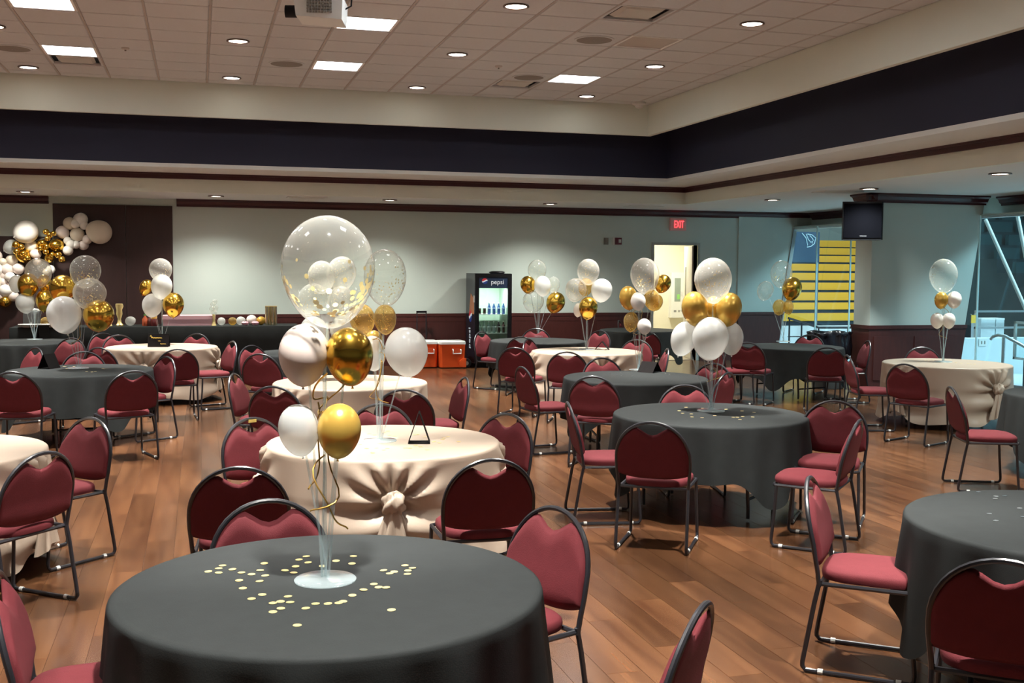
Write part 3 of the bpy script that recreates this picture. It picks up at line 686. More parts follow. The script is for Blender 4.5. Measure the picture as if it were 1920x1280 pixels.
def chair(px, py, tab=None, off=0, head=None, label='', group=None):
    p = atz(px, py, .885)
    if head is None:
        h = math.atan2(TAB[tab][0]-p.x, TAB[tab][1]-p.y)+math.radians(off)
    else: h = math.radians(head)
    d = Vector((math.sin(h), math.cos(h), 0))     # facing direction
    loc = Vector((p.x, p.y, 0))+d*.309
    rz = -h
    if not used[0]:
        used[0] = True; chair0.location = loc; chair0.rotation_euler = (0, 0, rz); chair0['label'] = label
        if group: chair0['group'] = group
        return chair0
    return dup(chair0, loc, rz, label, group)
TD = {'T1': 'the black-draped table strewn with most gold confetti', 'T2': 'the champagne table with a gold-flecked balloon and triangle card', 'T3': 'the champagne table behind the triangle-card table',
      'T4': 'the black table with three white and three gold balloons', 'T5': 'the black table with open black tent card and eight balloons', 'T6': 'the champagne table beside the pier', 'T7': 'the champagne table with black name card by the buffet',
      'T8': 'the black table with five big balloons and black tent card', 'T9': 'the champagne table without any balloons', 'T10': 'the champagne table with arched black card', 'T11': 'the black table in front of the drinks fridge', 'T12': 'the black table before the open doorway',
      'T13': 'the black table beside the bin', 'T14': 'the bare black table with a few silver confetti dots', 'T15': 'the black table by the handrail bay', 'T16': 'the black table next to the balloon garland', 'T17': 'the black table between two champagne tables'}
# (pixel of the arch top, table, heading offset or absolute heading, how it stands)
CH = [
 (1045, 953, 'T1', dict(off=0), ''), (503, 940, 'T1', dict(off=8), ''), (-10, 1078, 'T1', dict(off=0), ''), (1318, 1137, 'T1', dict(head=-50), ''),
 (447, 877, 'T2', dict(off=-28), ''), (922, 862, 'T2', dict(off=12), ''), (953, 778, 'T2', dict(head=-126), ''), (470, 790, 'T2', dict(head=150), ''), (713, 767, 'T2', dict(off=0), ''),
 (437, 701, 'T3', dict(head=110), ''), (512, 725, 'T3', dict(off=0), ''), (757, 731, 'T3', dict(off=20), ''), (873, 708, 'T3', dict(head=-92), ''),
 (487, 664, 'T17', dict(head=30), ''), (470, 648, 'T17', dict(head=140), ''),
 (437, 640, 'T7', dict(head=-108), ''), (333, 655, 'T7', dict(off=0), ''), (370, 633, 'T7', dict(off=0), ''), (192, 625, 'T7', dict(head=150), ''), (222, 637, 'T7', dict(head=160), ''), (185, 652, 'T7', dict(head=35), ''),
 (313, 669, 'T8', dict(head=-122), ''), (157, 667, 'T8', dict(off=0), ''), (135, 634, 'T16', dict(head=-150), ''), (68, 652, 'T8', dict(head=-125), ''), (22, 698, 'T8', dict(off=-5), ''), (250, 696, 'T8', dict(off=0), ''),
 (172, 784, 'T9', dict(head=-133), ''), (82, 849, 'T9', dict(off=-10), ''),
 (1222, 792, 'T4', dict(off=-6), ''), (1064, 755, 'T4', dict(head=101), ''), (1566, 752, 'T4', dict(head=-142), ''), (1612, 788, 'T4', dict(head=-46), ''), (1284, 731, 'T4', dict(off=0), ''),
 (978, 688, 'T5', dict(head=82), ''), (1112, 706, 'T5', dict(off=-3), ''), (1127, 672, 'T5', dict(off=0), ''), (1365, 699, 'T5', dict(head=-38), ''), (1340, 684, 'T5', dict(head=-120), ''),
 (965, 652, 'T10', dict(head=38), ''), (1063, 660, 'T10', dict(off=0), ''), (990, 640, 'T10', dict(off=0), ''), (1195, 642, 'T10', dict(head=-140), ''), (1252, 654, 'T10', dict(head=-75), ''), (1126, 620, 'T11', dict(head=-120), ''),
 (978, 632, 'T11', dict(off=0), ''), (902, 622, 'T11', dict(head=140), ''), (1005, 616, 'T11', dict(off=0), ''),
 (1211, 622, 'T12', dict(off=0), ''), (1160, 606, 'T12', dict(head=120), ''),
 (1401, 642, 'T13', dict(off=-8), ''), (1552, 652, 'T13', dict(off=8), ''), (1628, 639, 'T13', dict(head=-72), ''), (1519, 630, 'T13', dict(off=0), ''), (1338, 640, 'T13', dict(head=95), ''),
 (1588, 666, 'T6', dict(head=108), ''), (1697, 683, 'T6', dict(head=66), ''), (1728, 661, 'T6', dict(off=0), ''),
 (1782, 726, 'T15', dict(head=112), ''),
 (1516, 896, 'T14', dict(head=129), ''), (1885, 1052, 'T14', dict(off=-12), ''),
]
# how each one differs from its neighbours at the same table
SHORT = {'T1': 'the confetti-strewn black table', 'T2': 'the triangle-card champagne table', 'T3': 'the champagne table with amber balloons', 'T4': 'the three-gold-balloon black table', 'T5': 'the eight-balloon black table', 'T6': 'the champagne table by the pier',
         'T7': 'the name-card champagne table', 'T8': 'the five-balloon black table', 'T9': 'the balloonless champagne table', 'T10': 'the arched-card champagne table', 'T11': 'the black table before the fridge', 'T12': 'the black table by the doorway', 'T13': 'the black table by the bin',
         'T14': 'the bare black table', 'T15': 'the black table near the handrail', 'T16': 'the black table by the garland', 'T17': 'the plain black table'}
WORDS = ['with open gap above its seat, between knotted cloth and', 'squeezed between the knotted cloth and', 'whose red seat slides under the hem of', 'seen edge-on across from the open-gap chair at',
 'turned its dark back to the confetti table, at', 'with dark back, close to the confetti table, at', 'standing toward the three-gold-balloon table from', 'with small gold tag on its arch, at', 'peeping over the rim of',
 'slim in profile and facing', 'dark-backed beside the profile chair at', 'dark-backed behind the triangle card, at', 'pulled out sideways on open floor from', 'with its back to the five-balloon table, at', 'red-fronted between buffet and',
 'seen in profile against the black buffet, at', 'standing squarely before the name card of', 'peeping over the rim behind the knots of', 'red-fronted next to the buffet cloth, at', 'half hidden between garland and', 'dark-backed behind the thin balloon sticks, at',
 'slim in profile before the knotted cloth, at', 'peeping behind the balloon stand of', 'half hidden by balloon sticks near', 'pinkish and slim behind the tent card of', 'dark-backed before the draped front of', 'with sled legs on open floor before',
 'red-fronted with tall side leg, at', 'tilted with dark back toward', 'with its broad back before', 'facing sideways into', 'red-fronted facing obliquely into', 'in profile overlapping a red-fronted chair at', 'peeping over the rim of',
 'facing sideways with bright seat into', 'with its broad back before', 'peeping over the rim of', 'in profile behind white balloons, at', 'red-fronted behind the profile chair at',
 'with its back angled toward', 'standing squarely before', 'red-fronted beside one knot of', 'red-fronted on the doorway side of', 'slim in profile on the doorway side of', 'red-fronted with its back to the wainscot, at',
 'dark-backed before the dark drape of', 'red-fronted beside the fridge door, at', 'peeping over the rim of', 'dark-backed and standing apart from', 'just its arch showing at',
 'dark-backed beside the white balloons, at', 'dark-backed with orange-lit seat at', 'in profile against the grey bin, at', 'peeping in front of the bin at', 'half hidden behind white balloons, near',
 'slim in profile on open floor, facing', 'with open sled legs before', 'peeping over the rim of', 'in full profile facing', 'in full profile facing', 'with broad dark back before']
SEEN = {}
for i, (px, py, tb, kw, wd) in enumerate(CH):
    p = atz(px, py, .885); d = Vector((p.x, p.y, 0)).normalized(); c_ = Vector((*TAB[tb], 0)); g_ = 0
    while (Vector((p.x, p.y, 0))-c_).length < .90 and g_ < 80: p += d*.02; g_ += 1   # keep the backrest clear of the cloth
    qx, qy, _ = project(Vector((p.x, p.y, .885)))
    ch_ = chair(qx, qy, tab=tb, label='burgundy chair '+WORDS[i]+' '+SHORT[tb], group='burgundy chairs at '+SHORT[tb], **kw)
    if i == 7: MB().box((-.03, -.292, .862), (.03, -.286, .882)).build('tag', mat('gold_tag', (.55, .42, .12), .4, metal=.4, noise=.1), ch_)

# ================================================================== tables and cloths
def make_table():
    t = thing('round_table', 'x', 'table')
    MB().lathe([(.735, .712), (.75, .718), (.75, .742), (.74, .746)], 48).build('tabletop', mat('table_laminate', (.3, .25, .2), .5, noise=.1), t, True)
    for s_ in (-1, 1):
        for q_ in (-1, 1):
            MB().tube([(s_*.36, q_*.28, .712), (s_*.42, q_*.28, .5), (s_*.44, q_*.27, .10), (s_*.44, q_*.27, .014)], .014, 8).build('leg', metal_m, t, True)
        MB().tube([(s_*.44, -.27, .16), (s_*.44, .27, .16)], .011, 6).build('cross_bar', metal_m, t, True)
        MB().tube([(s_*.42, 0, .50), (s_*.24, 0, .60), (s_*.05, 0, .705)], .010, 6).build('brace', metal_m, t, True)
    return t
table0 = make_table()
def cloth_black(seed, zb=.33, zc=.14, th0=None, amp=.030):
    rnd = random.Random(seed); n = 168; R_ = .762; mb = MB()
    th0 = rnd.random()*PI/2 if th0 is None else th0
    ph = [rnd.random()*6.28 for _ in range(5)]
    rings = [(0.02, .7555), (.3, .7555), (.6, .7555), (.735, .755), (.754, .753), (.764, .746), (.768, .735)]
    for r, z in rings:
        for j in range(n): a = 2*PI*j/n; mb.v.append((r*math.cos(a), r*math.sin(a), z))
    nv = 12
    for k_ in range(1, nv+1):
        v = k_/nv
        for j in range(n):
            a = 2*PI*j/n
            cn = max(0, math.cos(4*(a-th0)))**2.2 if True else 0
            zb_ = zb+(zc-zb)*cn+.012*math.sin(5*a+ph[3])
            z = .735+(zb_-.735)*v
            w_ = math.sin(19*a+ph[0]+.6*math.sin(3*a+ph[1]))*.65+math.sin(11*a+ph[2])*.35
            r = .768+amp*(v**.8)*(w_+.35)+.02*v+cn*.03*v
            mb.v.append((r*math.cos(a), r*math.sin(a), z))
    tot = len(rings)+nv
    mb.f.append(tuple(range(n)))
    for i in range(tot-1):
        for j in range(n): mb.f.append((i*n+j, i*n+(j+1) % n, (i+1)*n+(j+1) % n, (i+1)*n+j))
    return mb.mesh('tablecloth', clothk_m, 'all')
def cloth_swag(seed, kn, zk=.50, zb=.07):
    """floor-length satin cloth pulled up and tied at the angles kn"""
    rnd = random.Random(seed); n = 300; mb = MB(); ph = [rnd.random()*6.28 for _ in range(4)]
    rings = [(0.02, .7555), (.4, .7555), (.735, .755), (.755, .753), (.765, .745), (.768, .733)]
    for r, z in rings:
        for j in range(n): a = 2*PI*j/n; mb.v.append((r*math.cos(a), r*math.sin(a), z))
    nv = 30
    for k_ in range(1, nv+1):
        v = k_/nv
        for j in range(n):
            a = 2*PI*j/n; d = 0; near = 9; da0 = 0
            for kk in kn:
                da = (a-kk+PI) % (2*PI)-PI
                if abs(da) < abs(near): near = da
            zbt = zb+.10*math.exp(-(near/.22)**2)+.015*math.sin(7*a+ph[0])
            z = .733+(zbt-.733)*v
            ar = near*.79; b_ = z-zk; rho = math.hypot(ar, b_); phi = math.atan2(b_, ar)
            if b_ > -.02:   # folds fanning up from the knot
                d += .028*math.sin(11*phi+ph[1])*math.exp(-((rho-.12)/.18)**2)*min(1, rho/.07)*(.4+.6*min(1, (b_+.02)/.06))
            else:           # swags hanging sideways from the knot
                s_ = abs(ar); d += .034*math.sin(26*(b_+.42*s_*math.exp(-s_*2.5))+ph[2])*math.exp(-(s_/.40)**2)*min(1, s_/.06)
            d += .012*v*math.sin(13*a+ph[3])
            pull = -.028*math.exp(-(rho/.10)**2)+.018*math.exp(-((rho-.2)/.12)**2)
            r = .768+d+pull+.015*v+.03*v*v*(1-math.exp(-(near/.3)**2))
            mb.v.append((r*math.cos(a), r*math.sin(a), z))
    tot = len(rings)+nv
    mb.f.append(tuple(range(n)))
    for i in range(tot-1):
        for j in range(n): mb.f.append((i*n+j, i*n+(j+1) % n, (i+1)*n+(j+1) % n, (i+1)*n+j))
    return mb.mesh('tablecloth', clothw_m, 'all')
def knot_mesh():
    mb = MB(); n, m_ = 28, 14
    for i in range(m_+1):
        t_ = PI*i/m_
        for j in range(n):
            a = 2*PI*j/n
            r = .062*(1+.16*math.sin(5*a+4*t_)+.10*math.sin(9*a-3*t_+1)+.12*math.sin(3*t_+2*a))
            mb.v.append((r*math.sin(t_)*math.cos(a)*1.1, r*math.sin(t_)*math.sin(a)*.8, r*math.cos(t_)))
    for i in range(m_):
        for j in range(n): mb.f.append((i*n+j, i*n+(j+1) % n, (i+1)*n+(j+1) % n, (i+1)*n+j))
    return mb.mesh('knot', clothw_m, 'all')
def tail_mesh():
    mb = MB(); n, m_ = 30, 8
    for i in range(m_+1):
        v = i/m_
        for j in range(n):
            a = 2*PI*j/n; r = .022+.075*v**.8; r *= 1+.30*math.sin(6*a+1.5*v)
            mb.v.append((r*math.cos(a)*1.25, r*math.sin(a)*.5-.01, -.03-.30*v-.025*math.sin(2*a+1)*v))
    for i in range(m_):
        for j in range(n): mb.f.append((i*n+j, i*n+(j+1) % n, (i+1)*n+(j+1) % n, (i+1)*n+j))
    return mb.mesh('tail', clothw_m, 'all')
KN, TL = knot_mesh(), tail_mesh()
CLOTH = {'T1': 'k', 'T2': 'w', 'T3': 'w', 'T4': 'k', 'T5': 'k', 'T6': 'w', 'T7': 'w', 'T8': 'k', 'T9': 'w', 'T10': 'w', 'T11': 'k', 'T12': 'k', 'T13': 'k', 'T14': 'k', 'T15': 'k', 'T16': 'k', 'T17': 'k'}
KROT = {'T2': 4, 'T3': 40, 'T6': 47, 'T7': -18, 'T9': 60, 'T10': 18}
KTH = {'T4': 35, 'T14': -55, 'T8': 25}
first = True
for i, (tb, (X, Y)) in enumerate(TAB.items()):
    lab = 'folding table with thin black legs under '+TD[tb].replace('the ', 'the cloth of the ', 1)
    lab = ' '.join(lab.split()[:16])
    rz = math.radians(20+37*i)
    if first: table0.location = (X, Y, 0); table0.rotation_euler = (0, 0, rz); table0['label'] = lab; table0['group'] = 'round folding tables'; first = False
    else: dup(table0, (X, Y, 0), rz, lab, 'round folding tables')
    cdir = math.atan2(-Y, -X)      # towards the entrance end where the photographer stands
    if CLOTH[tb] == 'k':
        c = ob('tablecloth', cloth_black(i, th0=(cdir+math.radians(KTH[tb])) if tb in KTH else None), None, (X, Y, 0))
        tag(c, 'black cloth hanging in folds on '+TD[tb].replace('black-draped ', '').replace('bare black ', 'bare ').replace('black table', 'table', 1), 'tablecloth', 'black tablecloths')
    else:
        kn = [cdir+math.radians(KROT[tb])+k_*PI/2 for k_ in range(4)]
        c = ob('tablecloth', cloth_swag(i, kn), None, (X, Y, 0))
        tag(c, 'knotted satin cloth draped over '+TD[tb], 'tablecloth', 'champagne satin tablecloths')
        for a in kn:
            k_ = ob('knot', KN, c, (.80*math.cos(a), .80*math.sin(a), .50)); k_.rotation_euler = (0, 0, a+PI/2)
            ob('tail', TL, k_, (0, 0, 0))

# ================================================================== balloon centrepieces
def balloon_mesh(m, name='balloon', n=28):
    prof = []
    for i in range(1, 20):
        t_ = PI*i/20; r = math.sin(t_); z = math.cos(t_)
        if z < 0: r *= 1-.10*(-z)**1.5; z *= 1.16
        prof.append((r, z))
    prof = [(.02, 1.0)]+prof+[(.035, -1.17), (.03, -1.20), (.06, -1.25), (.02, -1.25)]
    return MB().lathe(prof, n).mesh(name, m, 'all')
BM = {k_: balloon_mesh(m) for k_, m in dict(g=gold_m, p=pgold_m, w=white_b, b=blush_b, c=clear_b, h=hazy_b, l=pearl_b, a=agold_b, r=cream_b).items()}
flk = {}
def flakes(n, size, seed):
    """foil bits clinging to the inside of a unit balloon"""
    if (n, size, seed) in flk: return flk[(n, size, seed)]
    rnd = random.Random(seed); mb = MB()
    cl = [Vector((rnd.gauss(0, 1), rnd.gauss(0, 1), rnd.gauss(-.3, .8))).normalized() for _ in range(9)]
    for _ in range(n):
        d = rnd.choice(cl)+Vector((rnd.gauss(0, .28), rnd.gauss(0, .28), rnd.gauss(0, .28))); d.normalize()
        a = d.orthogonal().normalized(); b = d.cross(a); s_ = size*(.6+.8*rnd.random()); k0 = len(mb.v)
        q = d*.975
        for j in range(6): mb.v.append(tuple(q+(a*math.cos(j*PI/3)+b*math.sin(j*PI/3))*s_))
        mb.f.append(tuple(range(k0, k0+6)))
    flk[(n, size, seed)] = mb.mesh('confetti', conf_m); return flk[(n, size, seed)]
base_me = MB().lathe([(.112, 0), (.113, .004), (.108, .008), (.05, .010), (.02, .014)], 40).mesh('base', acryl_m, True)
def centrepiece(tb, base_px, items, label, conf=60, fsize=.035, ribbon=0, pole_r=.0065, seed=1, hubz=.34):
    X, Y = TAB[tb]
    b = atz(base_px[0], base_px[1], .757) if base_px else Vector((X, Y, .757))
    t = thing('balloon_centrepiece', label, 'balloons', b, group='balloon centrepieces on the tables')
    ob('base', base_me, t)
    D = depth(b+Vector((0, 0, .6))); sc = D/F; rnd = random.Random(seed)
    hub = Vector((0, 0, hubz))
    zs = []
    for (cx, cy, rx, ry, kind, dz) in items:
        d = ray(cx, cy); P = EYE+d*((D+dz)/d.dot(FW)); r = rx*sc; k = ry*sc/r
        o = ob('balloon', BM[kind], t, P-b); o.scale = (r, r, r*min(1.25, max(.85, k)))
        tip = (P-b); dirn = (tip-Vector((0, 0, max(.15, tip.z-.45))))
        ti = Vector((tip.x, tip.y, 0)); o.rotation_euler = (-max(-.5, min(.5, ti.y*1.5)), max(-.5, min(.5, ti.x*1.5)), rnd.random()*6)
        if kind in 'cha' and conf and r > .05:
            c = ob('confetti', flakes(conf, fsize, seed % 3), o); c['kind'] = 'stuff'
        zs.append((P-b, r))
        low_ = P-b-Vector((ti.x*.25, ti.y*.25, r*1.15))
        j = rnd.random()*6.28
        s0 = Vector((.014*math.cos(j), .014*math.sin(j), .012))
        if low_.z > .05:
            MB().tube([s0, (s0+low_)/2, low_], .0046, 6).build('stick', acryl_m, t, True)
    top = max(z.z for z, r in zs)
    MB().tube([(0, 0, .010), (0, 0, top*.72)], pole_r, 10).build('pole', acryl_m, t, True)
    for i in range(ribbon):
        a = rnd.random()*6.28; z0 = hubz+.15+.2*rnd.random(); pts = []
        for s_ in range(16):
            v = s_/15; rr = .015+.055*v+.015*math.sin(9*v+i)
            pts.append((rr*math.cos(a+2.2*math.sin(3*v+i)), rr*math.sin(a+2.2*math.sin(3*v+i)), z0-.30*v*(1 if i % 2 else -.5)+.03*math.sin(7*v)))
        MB().tube(pts, .0032, 5).build('ribbon', ribbon_m, t, True)
    return t
centrepiece('T1', (610, 1087), [(615, 502, 88, 98, 'c', 0), (570, 662, 47, 55, 'b', 0), (655, 665, 45, 52, 'g', .02), (560, 803, 38, 46, 'l', 0), (636, 804, 41, 48, 'p', -.02)],
            'tall balloon stand topped by a huge clear balloon with gold foil flakes', 130, .055, 6, seed=3, hubz=.30)
centrepiece('T2', (712, 826), [(722, 517, 40, 50, 'c', 0), (722, 597, 21, 28, 'a', -.05), (762, 657, 40, 44, 'l', -.05), (699, 660, 25, 38, 'l', .1), (700, 640, 18, 22, 'p', .2)],
            'balloon stand with a clear speckled balloon, pearl balloons and curled gold ribbons', 150, .025, 5, seed=5)
centrepiece('T3', (650, 712), [(603, 518, 26, 30, 'h', 0), (640, 512, 28, 32, 'h', .1), (586, 560, 27, 30, 'c', 0), (640, 566, 26, 30, 'h', 0), (590, 622, 26, 30, 'l', 0), (645, 620, 26, 30, 'l', .1), (679, 597, 24, 28, 'a', 0), (615, 660, 20, 22, 'p', .1)],
            'balloon stand of clear and amber balloons behind the huge flaked balloon', 120, .03, 0, seed=7)
centrepiece('T4', (1333, 770), [(1337, 523, 35, 40, 'h', 0), (1303, 577, 25, 31, 'p', 0), (1367, 578, 24, 30, 'p', 0), (1337, 575, 17, 22, 'p', .15), (1283, 633, 25, 36, 'l', .08), (1332, 632, 34, 38, 'l', -.08), (1370, 632, 24, 36, 'l', .08)],
            'balloon stand with three gold over three pearl white balloons and one clear', 150, .022, 4, seed=8)
centrepiece('T5', (1198, 693), [(1209, 515, 27, 32, 'h', 0), (1178, 557, 17, 22, 'p', -.03), (1243, 531, 15, 17, 'g', .1), (1196, 564, 14.5, 16, 'w', -.1), (1222, 561, 15, 19, 'a', 0), (1231, 566, 12, 15, 'a', .12), (1183, 602, 14, 20, 'a', 0), (1208, 611, 13, 14, 'w', -.08)],
            'balloon stand with eight mixed balloons, two small plain white ones in front', 80, .03, 2, seed=9)
centrepiece('T10', (1100, 655), [(1103, 508, 21, 23, 'h', 0), (1080, 542, 20, 21, 'h', 0), (1128, 543, 20, 21, 'l', 0), (1098, 537, 14, 16, 'a', .1), (1085, 580, 10, 18, 'w', .05), (1103, 576, 17.5, 20, 'g', -.08)],
            'balloon stand with one big gold balloon below four clear balloons', 70, .03, 1, seed=10)
centrepiece('T11', (1010, 630), [(1007, 506, 17.5, 19, 'c', 0), (990, 533, 14.5, 16, 'g', 0), (1017, 535, 16, 18, 'l', -.06), (1038, 533, 12, 20, 'c', .1), (1000, 564, 20, 19, 'c', 0), (1042, 566, 17.5, 19, 'g', -.03)],
            'balloon stand with two gold balloons and clear bubbles before the drinks fridge', 40, .03, 0, seed=11)
centrepiece('T13', (1469, 640), [(1465, 512, 20, 24, 'c', 0), (1435, 544, 15, 18, 'c', 0), (1485, 540, 18, 21, 'g', 0), (1461, 575, 12, 14, 'a', 0), (1478, 575, 10, 13, 'a', -.05)],
            'balloon stand with one gold chrome balloon before the yellow bleachers', 60, .03, 0, seed=12)
centrepiece('T6', (1768, 678), [(1769, 515, 25.5, 30, 'c', 0), (1765, 562, 12.5, 15, 'p', .02), (1789, 561, 13.5, 15, 'w', 0), (1757, 600, 12, 14, 'w', 0), (1779, 600, 12, 14, 'w', -.04)],
            'slim balloon stand with three white balloons beside the pier', 80, .025, 2, seed=13)
centrepiece('T7', (305, 645), [(301, 505, 21, 21, 'h', 0), (274, 538, 12, 17, 'g', .08), (303, 536, 19.5, 22, 'l', -.06), (286, 571, 19, 21, 'l', 0), (325, 570, 19.5, 22, 'g', 0)],
            'balloon stand with five balloons behind the black name card', 60, .03, 0, seed=14)
centrepiece('T8', (147, 690), [(160, 507, 28, 29, 'c', 0), (118, 539, 24, 24, 'g', .06), (168, 549, 30, 28, 'h', -.05), (120, 588, 31, 33, 'l', -.08), (185, 590, 28, 29, 'g', 0)],
            'balloon stand with two large gold and three large clear white balloons', 90, .03, 2, seed=15)
centrepiece('T16', (65, 636), [(72, 510, 24, 26, 'h', 0), (53, 533, 19, 21, 'g', -.06), (31, 531, 13, 18, 'l', 0), (84, 562, 16, 24, 'g', 0), (47, 567, 17, 18, 'l', -.04), (84, 530, 13, 16, 'g', .1)],
            'balloon stand with three gold balloons next to the balloon garland', 60, .03, 0, seed=16)

# ================================================================== confetti on the tables
cf_me = MB().lathe([(.0145, 0), (.0145, .0008)], 10).mesh('confetti_dot', conf_m)
cs_me = MB().lathe([(.0125, 0), (.0125, .0008)], 10).mesh('confetti_dot', mat('silver_foil', (.75, .8, .85), .2, metal=.9, noise=.1))
def dots(pts, label, group, z=.7575, me=cf_me):
    for i, (x, y) in enumerate(pts):
        p = atz(x, y, z); o = ob('confetti_dot', me, None, (p.x, p.y, z-.0012+.0003*(i % 4))); o.rotation_euler = (random.uniform(-.05, .05), random.uniform(-.05, .05), random.random())
        tag(o, label, 'confetti', group)
T1D = [(92, 811), (172, 778), (150, 795), (228, 800), (150, 818), (278, 818), (335, 828), (383, 806), (412, 834), (407, 766), (265, 862), (380, 867), (286, 905), (335, 965), (395, 942), (455, 990), (498, 980), (540, 952), (552, 985), (500, 1020), (455, 1038), (592, 1114), (523, 806), (583, 784), (572, 818), (602, 745), (643, 727), (653, 762), (640, 835), (810, 752), (908, 726), (900, 768), (803, 868), (640, 1018), (695, 993), (765, 993), (825, 988), (850, 980), (902, 946), (965, 915), (1023, 882), (1050, 900), (1092, 902), (1078, 806), (1112, 822), (1138, 813), (1198, 778), (1240, 793), (1215, 806), (1212, 826), (1122, 1028), (735, 782)]
dots([(360+x/3, 800+y/3) for x, y in T1D], 'shiny gold confetti dot lying around the huge flaked balloon stand', 'gold confetti around the huge balloon stand')
T2D = [(850, 210), (890, 220), (960, 200), (990, 190), (1000, 222), (1040, 228), (1215, 215), (1190, 218), (1270, 232), (1440, 232), (1410, 242), (1400, 253), (1335, 270), (1375, 278), (1520, 270), (830, 320), (905, 317), (960, 333), (985, 320), (875, 354), (1120, 315), (1155, 318), (1200, 298), (1235, 308), (1285, 330), (780, 290)]
dots([(480+x/4, 760+y/4) for x, y in T2D], 'gold confetti dot on the champagne table with the triangle card', 'gold confetti on the triangle-card table')
T4D = [(295, 678), (345, 652), (320, 697), (390, 725), (465, 730), (470, 660), (560, 715), (645, 668), (765, 680), (700, 728), (750, 744), (770, 722), (845, 725), (855, 690), (385, 702), (730, 728)]
dots([(1200+x/4, 600+y/4) for x, y in T4D], 'gold confetti dot on the black table with three gold balloons', 'gold confetti on the three-gold-balloon table')
T5D = [(1320, 540), (1345, 572), (1375, 562), (1395, 578), (1425, 570), (1440, 540), (1455, 552), (1460, 575), (1470, 565), (1820, 565), (1790, 560), (1540, 578)]
dots([(800+x/4, 560+y/4) for x, y in T5D], 'pale confetti dot beside the open black tent card', 'confetti beside the open tent card', me=cs_me)
T8D = [(960, 1010), (1000, 1045), (1060, 1040), (1110, 1015), (1300, 1090), (1380, 1095), (1430, 1090), (1540, 1045), (1560, 1050), (980, 1012)]
dots([(x/8, 560+y/8) for x, y in T8D], 'gold confetti dot on the black table with five big balloons', 'gold confetti on the five-balloon table')
T14D = [(1330, 72), (1440, 100), (1495, 98), (1435, 115), (1590, 175), (1398, 210), (1440, 254), (1612, 230)]
dots([(1440+x/3.369, 900+y/3.369) for x, y in T14D], 'silver confetti dot on the bare black table', 'silver confetti on the bare black table', me=cs_me)
T6D = [(1180, 300), (1205, 305), (1240, 300), (1130, 315), (1410, 318), (1450, 322), (1520, 328), (1550, 330), (1500, 325)]
dots([(1440+x/4, 600+y/4) for x, y in T6D], 'gold confetti dot on the champagne table beside the pier', 'gold confetti on the pier table')
T10D = [(1040, 380), (1065, 378), (1090, 380), (1130, 378), (1150, 382), (1230, 380), (1080, 372)]
dots([(800+x/4, 560+y/4) for x, y in T10D], 'pale confetti dot on the champagne table with the arched card', 'confetti on the arched-card table', me=cs_me)

# ================================================================== table cards
def tent(name, px, py, w_, h_, spread, rz, label, z=.757, th=.004, base=False):
    p = atz(px, py, z); t = thing(name, label, 'card', (p.x, p.y, z), math.radians(rz))
    for s_ in (-1, 1):
        MB().hexa([(-w_/2, s_*spread, 0), (w_/2, s_*spread, 0), (w_/2, s_*(spread-th), 0), (-w_/2, s_*(spread-th), 0), (-w_/2, s_*th, h_), (w_/2, s_*th, h_), (w_/2, 0, h_), (-w_/2, 0, h_)]).build('leaf', card_m, t)
    if base: MB().box((-w_/2, -spread, .0), (w_/2, spread, .003)).build('foot', card_m, t)
    return t
tent('tent_card', 786, 829, .13, .20, .072, 78, 'narrow black triangle card standing on the champagne table', base=True)
tent('tent_card', 1218, 697, .20, .115, .10, -55, 'open black tent card leaning wide on the eight-balloon table')
tent('tent_card', 1129, 655, .14, .115, .10, 62, 'arched black tent card on the champagne table before the fridge')
tent('tent_card', 92, 690, .20, .16, .075, 62, 'tall black tent card on the five-balloon table')
tent('tent_card', 82, 634, .16, .20, .10, 20, 'black tent card on the table next to the balloon garland')
nc = tent('name_card', 298, 650, .29, .185, .05, -12, 'black name card with gold script on the champagne table by the buffet')
gs_m = mat('gold_script', (.75, .52, .12), .3, metal=.6, noise=.05)
def stroke(x0, x1, z, amp, k, r=.0035):
    n = 26; pts = []
    for i in range(n):
        v = i/(n-1); zz = z+amp*math.sin(k*v*6.28)*(1-.3*v); yy = -(.05*(1-zz/.185))-.004
        pts.append((x0+(x1-x0)*v, yy, zz))
    MB().tube(pts, r, 5).build('script_line', gs_m, nc)
stroke(-.115, -.085, .145, .020, 1.0, .005); stroke(-.085, .05, .128, .007, 6); stroke(-.005, .03, .085, .005, 2, .0025); stroke(.03, .11, .045, .006, 4, .003)

# ================================================================== buffet along the far wall
bf = thing('buffet_table', 'long buffet table against the far wall', 'table', (-.65, 20.35, 0))
BX0, BX1, BY0, BY1, BZ = -3.05+.65, 1.72+.65, -.42, .42, .855
MB().box((BX0+.02, BY0+.02, BZ-.04), (BX1-.02, BY1-.02, BZ-.006)).build('tabletop', MATS['table_laminate'], bf)
for x in (BX0+.15, 0, BX1-.15):
    for y in (BY0+.12, BY1-.12): MB().tube([(x, y, 0), (x, y, BZ-.04)], .018).build('leg', metal_m, bf)
mb = MB(); n = 240; per = []
for i in range(n):
    v = i/n*(2*(BX1-BX0)+2*(BY1-BY0)); a, b = BX1-BX0, BY1-BY0
    if v < a: q = (BX0+v, BY0, 0, -1)
    elif v < a+b: q = (BX1, BY0+v-a, 1, 0)
    elif v < 2*a+b: q = (BX1-(v-a-b), BY1, 0, 1)
    else: q = (BX0, BY1-(v-2*a-b), -1, 0)
    per.append(q)
for k_, z in enumerate((BZ, BZ-.006, .6, .3, .012)):
    for i, (x, y, nx_, ny_) in enumerate(per):
        d = 0 if k_ < 1 else (.004 if k_ == 1 else .008+.012*(k_/4)*math.sin(i*.9)+.006*math.sin(i*.37)); mb.v.append((x+nx_*d, y+ny_*d, z))
mb.f.append(tuple(range(n)))
